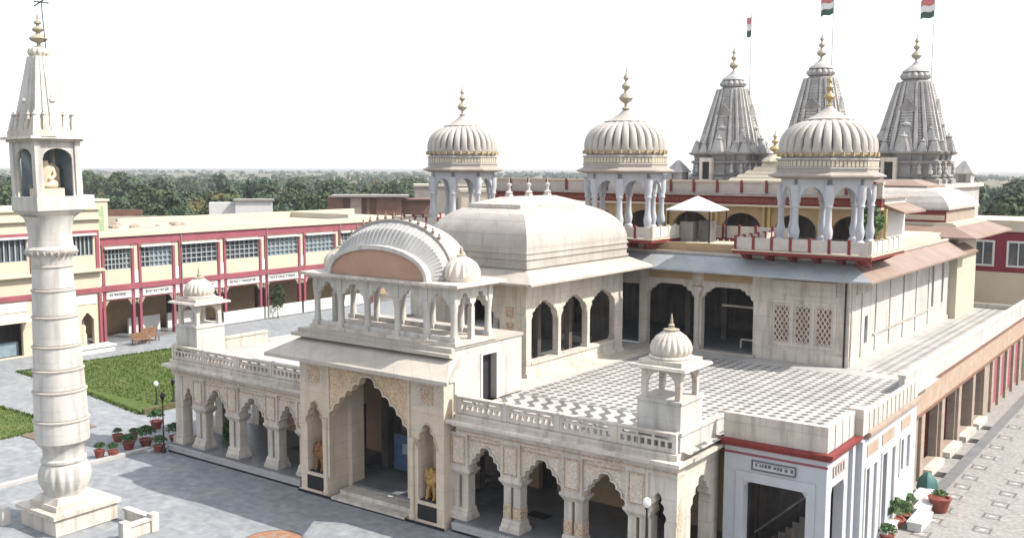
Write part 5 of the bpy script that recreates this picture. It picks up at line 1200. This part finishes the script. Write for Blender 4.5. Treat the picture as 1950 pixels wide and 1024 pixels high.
for x, y, pr_, ph, lr, lh, lb in (
    (-48.7,30.2,.3,.4,.25,.35,'red flowerpot left of the veranda, pair member nearer the lawn path'), (-48.3,30.9,.26,.35,.25,.3,'small red flowerpot left of the veranda, tucked behind the larger one'),
    (-46.9,29.7,.34,.4,.38,.4,'red pot with dark leaves in the middle of the flowerpot cluster'), (-46.7,27.9,.28,.4,.28,.4,'red flowerpot at the near left end of the cluster by the pillar'),
    (-46.2,28.35,.28,.36,.28,.4,'red flowerpot second from the near end of the cluster by the pillar'), (-46.7,30.6,.36,.4,.48,.7,'pot with a large dark bush beside the lamp post'),
    (-49.4,33.1,.36,.45,.45,.65,'red pot with round dark bush behind the lamp post'), (-45.2,30.4,.32,.35,.36,.5,'dark pot at the foot of the black lamp post'), (-46.3,32.1,.3,.3,.42,.7,'dark bush in a pot against the veranda corner')):
    potted(x, y, pr_, ph, lr, lh, lb)
for x, y, pr_, ph, lr, lh, lb, pm in (
    (-10.9,42.3,.5,.35,.62,.85,'large green bush in a pot below the lilac wall','terracotta'), (-10.75,43.3,.35,.3,.4,.5,'brown and green plant in a pot between the white blocks','wood'),
    (-9.75,45.4,.48,.65,.3,.3,'big red pot standing alone on the pink yard','terracotta'), (-11.0,44.6,.36,.3,.42,.5,'olive plant in a pot by the lilac wall','wood'), (-10.6,40.4,.3,.3,.35,.4,'low orange and green plant in a pot at the bottom edge of the yard','terracotta')):
    potted(x, y, pr_, ph, lr, lh, lb, pm)
single('cloth_bundle', MB().lathe(-10.8, 47.6, [(.35,0),(.5,.3),(.42,.7),(.2,.95),(.05,1.05)], 14, ribs=5, depth=.3), 'teal', 'teal cloth covered bundle by the end of the lilac wing', 'bundle', (-10.8, 47.6, 0), smooth=True)
bl = None
for i, (x, y, lb) in enumerate(((-10.0,43.1,'low white kerb block in the yard, long one nearest the camera'), (-10.25,45.0,'low white kerb block in the yard beside the big red pot'), (-10.7,46.3,'low white kerb block in the yard nearest the teal bundle'), (-10.9,41.2,'low white kerb block below the annexe corner'))):
    if bl is None:
        bl = single('kerb_block', MB().box(x-.28, x+.28, y-.9, y+.9, 0, .3).box(x-.32, x+.32, y-.94, y+.94, .3, .38), 'white', lb, 'block', (x, y, 0), 'white kerb blocks in the side yard')
    else:
        q = bl.copy(); COL.objects.link(q); q.location = (x, y, 0); q['label'] = lb
def lamp(x, y, h_, label, globe='globe'):
    l = T('lamp_post', label, 'lamp post', (x, y, 0), 'lamp posts in the courtyard')
    l.part('post', MB().lathe(x, y, [(.12,0),(.12,.12),(.06,.2),(.045,.5),(.035,h_-.3),(.07,h_-.22),(.03,h_-.18)], 10), 'iron', smooth=True)
    l.part('globe', MB().lathe(x, y, [(.05,h_-.2),(.12,h_-.12),(.15,h_),(.12,h_+.1),(.04,h_+.16)], 12), globe, smooth=True)
lamp(-44.85, 30.45, 3.05, 'tall black lamp post at the left corner of the veranda', 'iron')
lamp(-54.4, 36.5, 1.35, 'short lamp post with white globe on the lawn', 'globe'); lamp(-54.2, 37.6, 1.35, 'short dark topped lamp post on the lawn edge', 'iron')
lamp(-16.0, 30.0, 3.4, 'lamp post with white globe in front of the right veranda corner', 'globe')
# climbing plant in the left arcade
cp = T('leafy_shrub', 'dark tall shrub growing inside the far left arch of the veranda', 'plant', (-42.0, 32.6, .45))
f = MB()
for k in range(260):
    z = R.uniform(.5, 2.9); rr_ = .42*(1-(z-.5)/3.2)+.1; a = R.uniform(0, 2*pi); x, y = -42.0+rr_*cos(a)*R.uniform(.4,1)+(z-1.5)*.12, 32.6+rr_*sin(a)*R.uniform(.4,1)
    d1 = Vector((R.uniform(-1,1),R.uniform(-1,1),R.uniform(-1,1))).normalized()*.16; d2 = d1.orthogonal().normalized()*.09
    f.add([(x-d1.x,y-d1.y,z-d1.z),(x+d2.x,y+d2.y,z+d2.z),(x+d1.x,y+d1.y,z+d1.z),(x-d2.x,y-d2.y,z-d2.z)], [(0,1,2,3)])
cp.part('foliage', f, 'leaf'); cp.part('stem', MB().tube((-42,32.6,.45), (-41.9,32.6,2.4), .05, .02), 'trunk')
# dark sapling inside the gallery and bush beside the right kiosk
def sapling(x, y, z0, h_, r_, label, lmat='leaf', trunk_h=.9):
    t_ = T('sapling', label, 'tree', (x, y, z0)); f = MB()
    for k in range(320):
        u = R.uniform(-1, 1); a = R.uniform(0, 2*pi); q = R.uniform(.35, 1)**.6; s = sqrt(1-u*u)
        cx, cy, cz = x+r_*q*s*cos(a), y+r_*q*s*sin(a), z0+trunk_h+(h_-trunk_h)*(.5+.5*u*q)
        d1 = Vector((R.uniform(-1,1),R.uniform(-1,1),R.uniform(-1,1))).normalized()*r_*.2; d2 = d1.orthogonal().normalized()*r_*.11
        f.add([(cx-d1.x,cy-d1.y,cz-d1.z),(cx+d2.x,cy+d2.y,cz+d2.z),(cx+d1.x,cy+d1.y,cz+d1.z),(cx-d2.x,cy-d2.y,cz-d2.z)], [(0,1,2,3)])
    t_.part('crown', f, lmat); t_.part('trunk', MB().tube((x,y,z0), (x,y,z0+trunk_h+.3), .06, .03), 'trunk')
sapling(-76.2, 65.1, .0, 3.4, .75, 'dark green sapling in front of the crimson gallery arcade', LM[0])
sapling(-16.3, 55.6, 10.8, 2.4, .8, 'dark bushy plant on the roof behind the rightmost domed kiosk', trunk_h=.2)

#@@FAR
br_ = T('brick_house', 'low dark brick house with flat slab roof and three door gaps beyond the gallery', 'house', (-109, 114, 0))
def rot(mb, cx, cy, a):
    s = MB(); s.f = mb.f; c_, n_ = cos(a), sin(a); s.v = [(cx+x*c_-y*n_, cy+x*n_+y*c_, z) for x, y, z in mb.v]; return s
RA = radians(43)
br_.part('wall', rot(MB().cells('xz', -2, -1.7, -6.5, 4.8, 0, 10.3, [(-4.2,-3.2,7.0,10.2),(-1.3,-.6,7.0,10.2),(-.1,.9,7.0,10.2)]).box(-6.5,4.8,-1.5,3,0,10.3), -110.5, 113.6, RA), 'brick')
br_.part('pale_pier', rot(MB().box(-3.1,-1.4,-2.1,-2.0,0,10.2), -110.5, 113.6, RA), 'pink_stone')
br_.part('roof_slab', rot(MB().box(-6.0,6.0,-2.6,3.3,10.3,10.6), -110.5, 113.6, RA), 'grey_wall')
br_.part('lean_to', rot(MB().box(4.8,9.5,-1.0,3,0,9.8).box(4.8,9.8,-1.8,3.2,9.8,10.0), -110.5, 113.6, RA), 'brick')
gh = T('grey_house', 'long grey plastered house with flat parapet behind the brick house', 'house', (-112, 150, 0))
gh.part('wall', rot(MB().box(-9,14,-2,6,0,11.4), -118, 146, RA), 'grey_wall'); gh.part('parapet', rot(MB().box(-9.2,14.2,-2.2,6.2,11.4,11.8), -118, 146, RA), 'pale_cream'); gh.part('upper_room', rot(MB().box(-4,12,-1,5,11.8,12.8), -118, 146, RA), 'grey_wall')
gh.part('white_stair', rot(MB().box(0,1.4,-3.2,-2.2,0,10.6), -118, 146, RA), 'white')
cr = T('cream_house', 'cream house with dark shuttered window seen through the leftmost domed kiosk', 'house', (-84, 112, 0))
cr.part('wall', rot(MB().box(-5.5,5.5,-3,3,0,11.6), -84, 112, RA), 'cream'); cr.part('window', rot(MB().box(-1.5,.6,-3.06,-3,9.6,10.9), -84, 112, RA), 'wood'); cr.part('parapet', rot(MB().box(-5.7,5.7,-3.2,3.2,11.6,12.0), -84, 112, RA), 'pale_cream')
cr.part('side_room', rot(MB().box(2.6,5.6,-4.5,-3.06,0,11.2), -84, 112, RA), 'pale_cream')
wh = T('white_hut', 'small white flat roofed hut among the trees beyond the gallery', 'hut', (-137, 112, 0))
wh.part('wall', rot(MB().box(-3,3,-2,2,0,9.3).box(-7.2,-3,-1,2,0,9.0), -133, 109, radians(50)), 'white'); wh.part('roof', rot(MB().box(-3.3,3.3,-2.3,2.3,9.3,9.55), -133, 109, radians(50)), 'grey_wall')
wl = T('yard_wall', 'low crumbling cream wall beyond the gallery roof', 'wall', (-112, 74, 0)); wl.part('wall_run', rot(MB().box(-18,18,-.2,.2,0,8.6).box(-9,-7,-.6,.6,0,9.0), -112, 76, radians(52)), 'pale_cream'); wl.part('wall_run', rot(MB().box(-14,-4,-.2,.2,0,9.0), -120, 84, radians(50)), 'brick')
# pale bushes/rubble on the gallery roof
rb = MB()
for k in range(14):
    x, y = R.uniform(-88,-82), R.uniform(50,60); s = R.uniform(.2,.55); rb.lathe(x, y, [(s,9.3),(s*.9,9.3+s*.4),(s*.4,9.3+s*.7)], 7, off=R.uniform(0,3))
single('rubble_heap', rb, 'pink_stone', 'pinkish heap of rubble lying on the gallery roof', 'rubble', (-85, 55, 9.3))

def crown_mesh(seed, rad, ht, z0, clumps, leaves, size):
    q = random.Random(seed); b_ = MB()
    cs = []
    for k in range(clumps):
        u = q.uniform(-.9, 1); a = q.uniform(0, 2*pi); s = sqrt(max(0, 1-u*u)); d = q.uniform(.45, .9)
        cs.append((rad*d*s*cos(a), rad*d*s*sin(a), z0+ht*(.5+.45*u*d), rad*q.uniform(.28,.48)))
    for cx, cy, cz, cr_ in cs:
        for k in range(leaves):
            u = q.uniform(-.7, 1); a = q.uniform(0, 2*pi); s = sqrt(max(0, 1-u*u)); d = q.uniform(.7, 1.05)*cr_
            n_ = Vector((s*cos(a), s*sin(a), u)); c_ = Vector((cx, cy, cz))+n_*d
            n2 = (n_+Vector((q.uniform(-.6,.6), q.uniform(-.6,.6), q.uniform(-.3,.6)))).normalized(); t1 = n2.orthogonal().normalized(); t2 = n2.cross(t1); sz = size*q.uniform(.6, 1.3)
            rot_ = q.uniform(0, pi); e1 = (t1*cos(rot_)+t2*sin(rot_))*sz; e2 = (t2*cos(rot_)-t1*sin(rot_))*sz*.7
            b_.add([c_-e1-e2*.3, c_+e2, c_+e1-e2*.3, c_-e2], [(0,1,2,3)])
    return b_
def raw(name, mb, material):
    me = bpy.data.meshes.new(name); me.from_pydata([tuple(v) for v in mb.v], [], mb.f); me.materials.append(material); return me
TREES = []
for i, (rad, ht, zt, mi) in enumerate(((4.6,7.2,2.4,0),(4.0,7.8,2.2,1),(5.2,6.6,2.6,0),(3.6,6.0,2.0,2),(4.2,5.8,1.6,3),(4.8,7.6,2.6,1))):
    cm = raw('crown', crown_mesh(50+i, rad, ht, zt, 26, 70, .47), LM[mi]); tm = MB(); tm.tube((0,0,0), (.1,0,zt+1.2), .28, .16)
    for k in range(5):
        a = 2*pi*k/5+i; tm.tube((.08,0,zt+.6), (rad*.5*cos(a), rad*.5*sin(a), zt+ht*.45), .12, .04, 6)
    TREES.append((cm, raw('trunk', tm, M['trunk'])))
KL = ['dark green full crowned tree in the wood beyond the temple buildings', 'blue green tall tree in the wood beyond the temple buildings', 'broad dark tree in the wood beyond the temple buildings',
      'fresh light green tree in the wood beyond the temple buildings', 'olive yellow low tree in the wood beyond the temple buildings', 'large blue green spreading tree in the wood beyond the temple buildings']
def tree(x, y, kind, s, label=None):
    r = bpy.data.objects.new('tree', None); COL.objects.link(r); r.location = (x, y, -.1); r.rotation_euler = (0, 0, R.uniform(0, 6.28)); r.scale = (s, s, s*R.uniform(.85, 1.12))
    tag(r, label or KL[kind], 'tree', 'trees of the wood beyond the temple')
    for nm_, me in (('crown', TREES[kind][0]), ('trunk', TREES[kind][1])):
        o = bpy.data.objects.new(nm_, me); COL.objects.link(o); o.parent = r
tq = random.Random(21); placed = []
def scatter(n, a0, a1, d0, d1, gap, kinds):
    k = 0; tries = 0
    while k < n and tries < n*60:
        tries += 1
        a = radians(tq.uniform(a0, a1)); d = sqrt(tq.uniform(d0*d0, d1*d1)); x, y = -sin(a)*d, cos(a)*d
        if any((x-px)**2+(y-py)**2 < gap*gap for px, py in placed): continue
        if any((x-px)**2+(y-py)**2 < r_*r_ for px, py, r_ in ((-112,115,17),(-115,148,22),(-84,112,15),(-135,108,11),(-112,76,16))): continue
        placed.append((x, y)); tree(x, y, tq.choice(kinds), tq.uniform(.68, 1.2)); k += 1
scatter(88, 38, 64, 172, 300, 7.5, [0,0,1,1,2,5,3,4]); scatter(70, 37, 64, 300, 520, 11, [0,1,2,5,3,4]); scatter(30, 16, 38, 170, 420, 10, [3,3,4,2,0]); scatter(34, 2, 14, 120, 420, 9, [0,3,2,5,1]); scatter(30, 7.5, 12.5, 150, 420, 6.5, [0,3,2,5,1])
tree(-116, 91, 4, .95, 'rust and olive coloured round bush tree just beyond the gallery roof')
tree(-126, 112, 4, .8, 'small olive tree beside the white hut')
# far wood as one mass
fwm = MB(); q = random.Random(5); 
for k in range(2200):
    a = radians(q.uniform(-2, 66)); d = 460*(2400/460)**q.random(); x, y = -sin(a)*d, cos(a)*d
    if (sin(x*.006)+sin(y*.0047+1.3)+q.uniform(-1,1)) < -.2: continue
    r_ = q.uniform(3.5, 6.5); hh = q.uniform(4, 7.5)
    for j in range(26):
        u = q.uniform(-.4, 1); t_ = q.uniform(0, 2*pi); s = sqrt(max(0, 1-u*u)); c_ = Vector((x+r_*s*cos(t_), y+r_*s*sin(t_), hh*.55+hh*.5*u)); n_ = Vector((s*cos(t_)+q.uniform(-.4,.4), s*sin(t_)+q.uniform(-.4,.4), u)).normalized()
        e1 = n_.orthogonal().normalized()*q.uniform(1.2,2.2); e2 = n_.cross(e1.normalized())*q.uniform(1.0,1.8)
        fwm.add([c_-e1, c_+e2, c_+e1, c_-e2], [(0,1,2,3)])
fo = bpy.data.objects.new('far_wood', raw('far_wood', fwm, LM[1])); COL.objects.link(fo); tag(fo, kind='stuff')

# ------------------------------------------------------------------ air between here and the horizon
hz = bpy.data.materials.new('haze_air'); hz.use_nodes = True; nn = hz.node_tree.nodes; nn.remove(nn['Principled BSDF'])
pv = nn.new('ShaderNodeVolumePrincipled'); pv.inputs['Color'].default_value = (.86, .89, .95, 1); pv.inputs['Density'].default_value = .0002; pv.inputs['Anisotropy'].default_value = .2
hz.node_tree.links.new(pv.outputs[0], nn['Material Output'].inputs['Volume'])
tag(link('haze', MB().box(-6200, 6200, -2200, 6700, -1.1, 40), hz), kind='stuff')
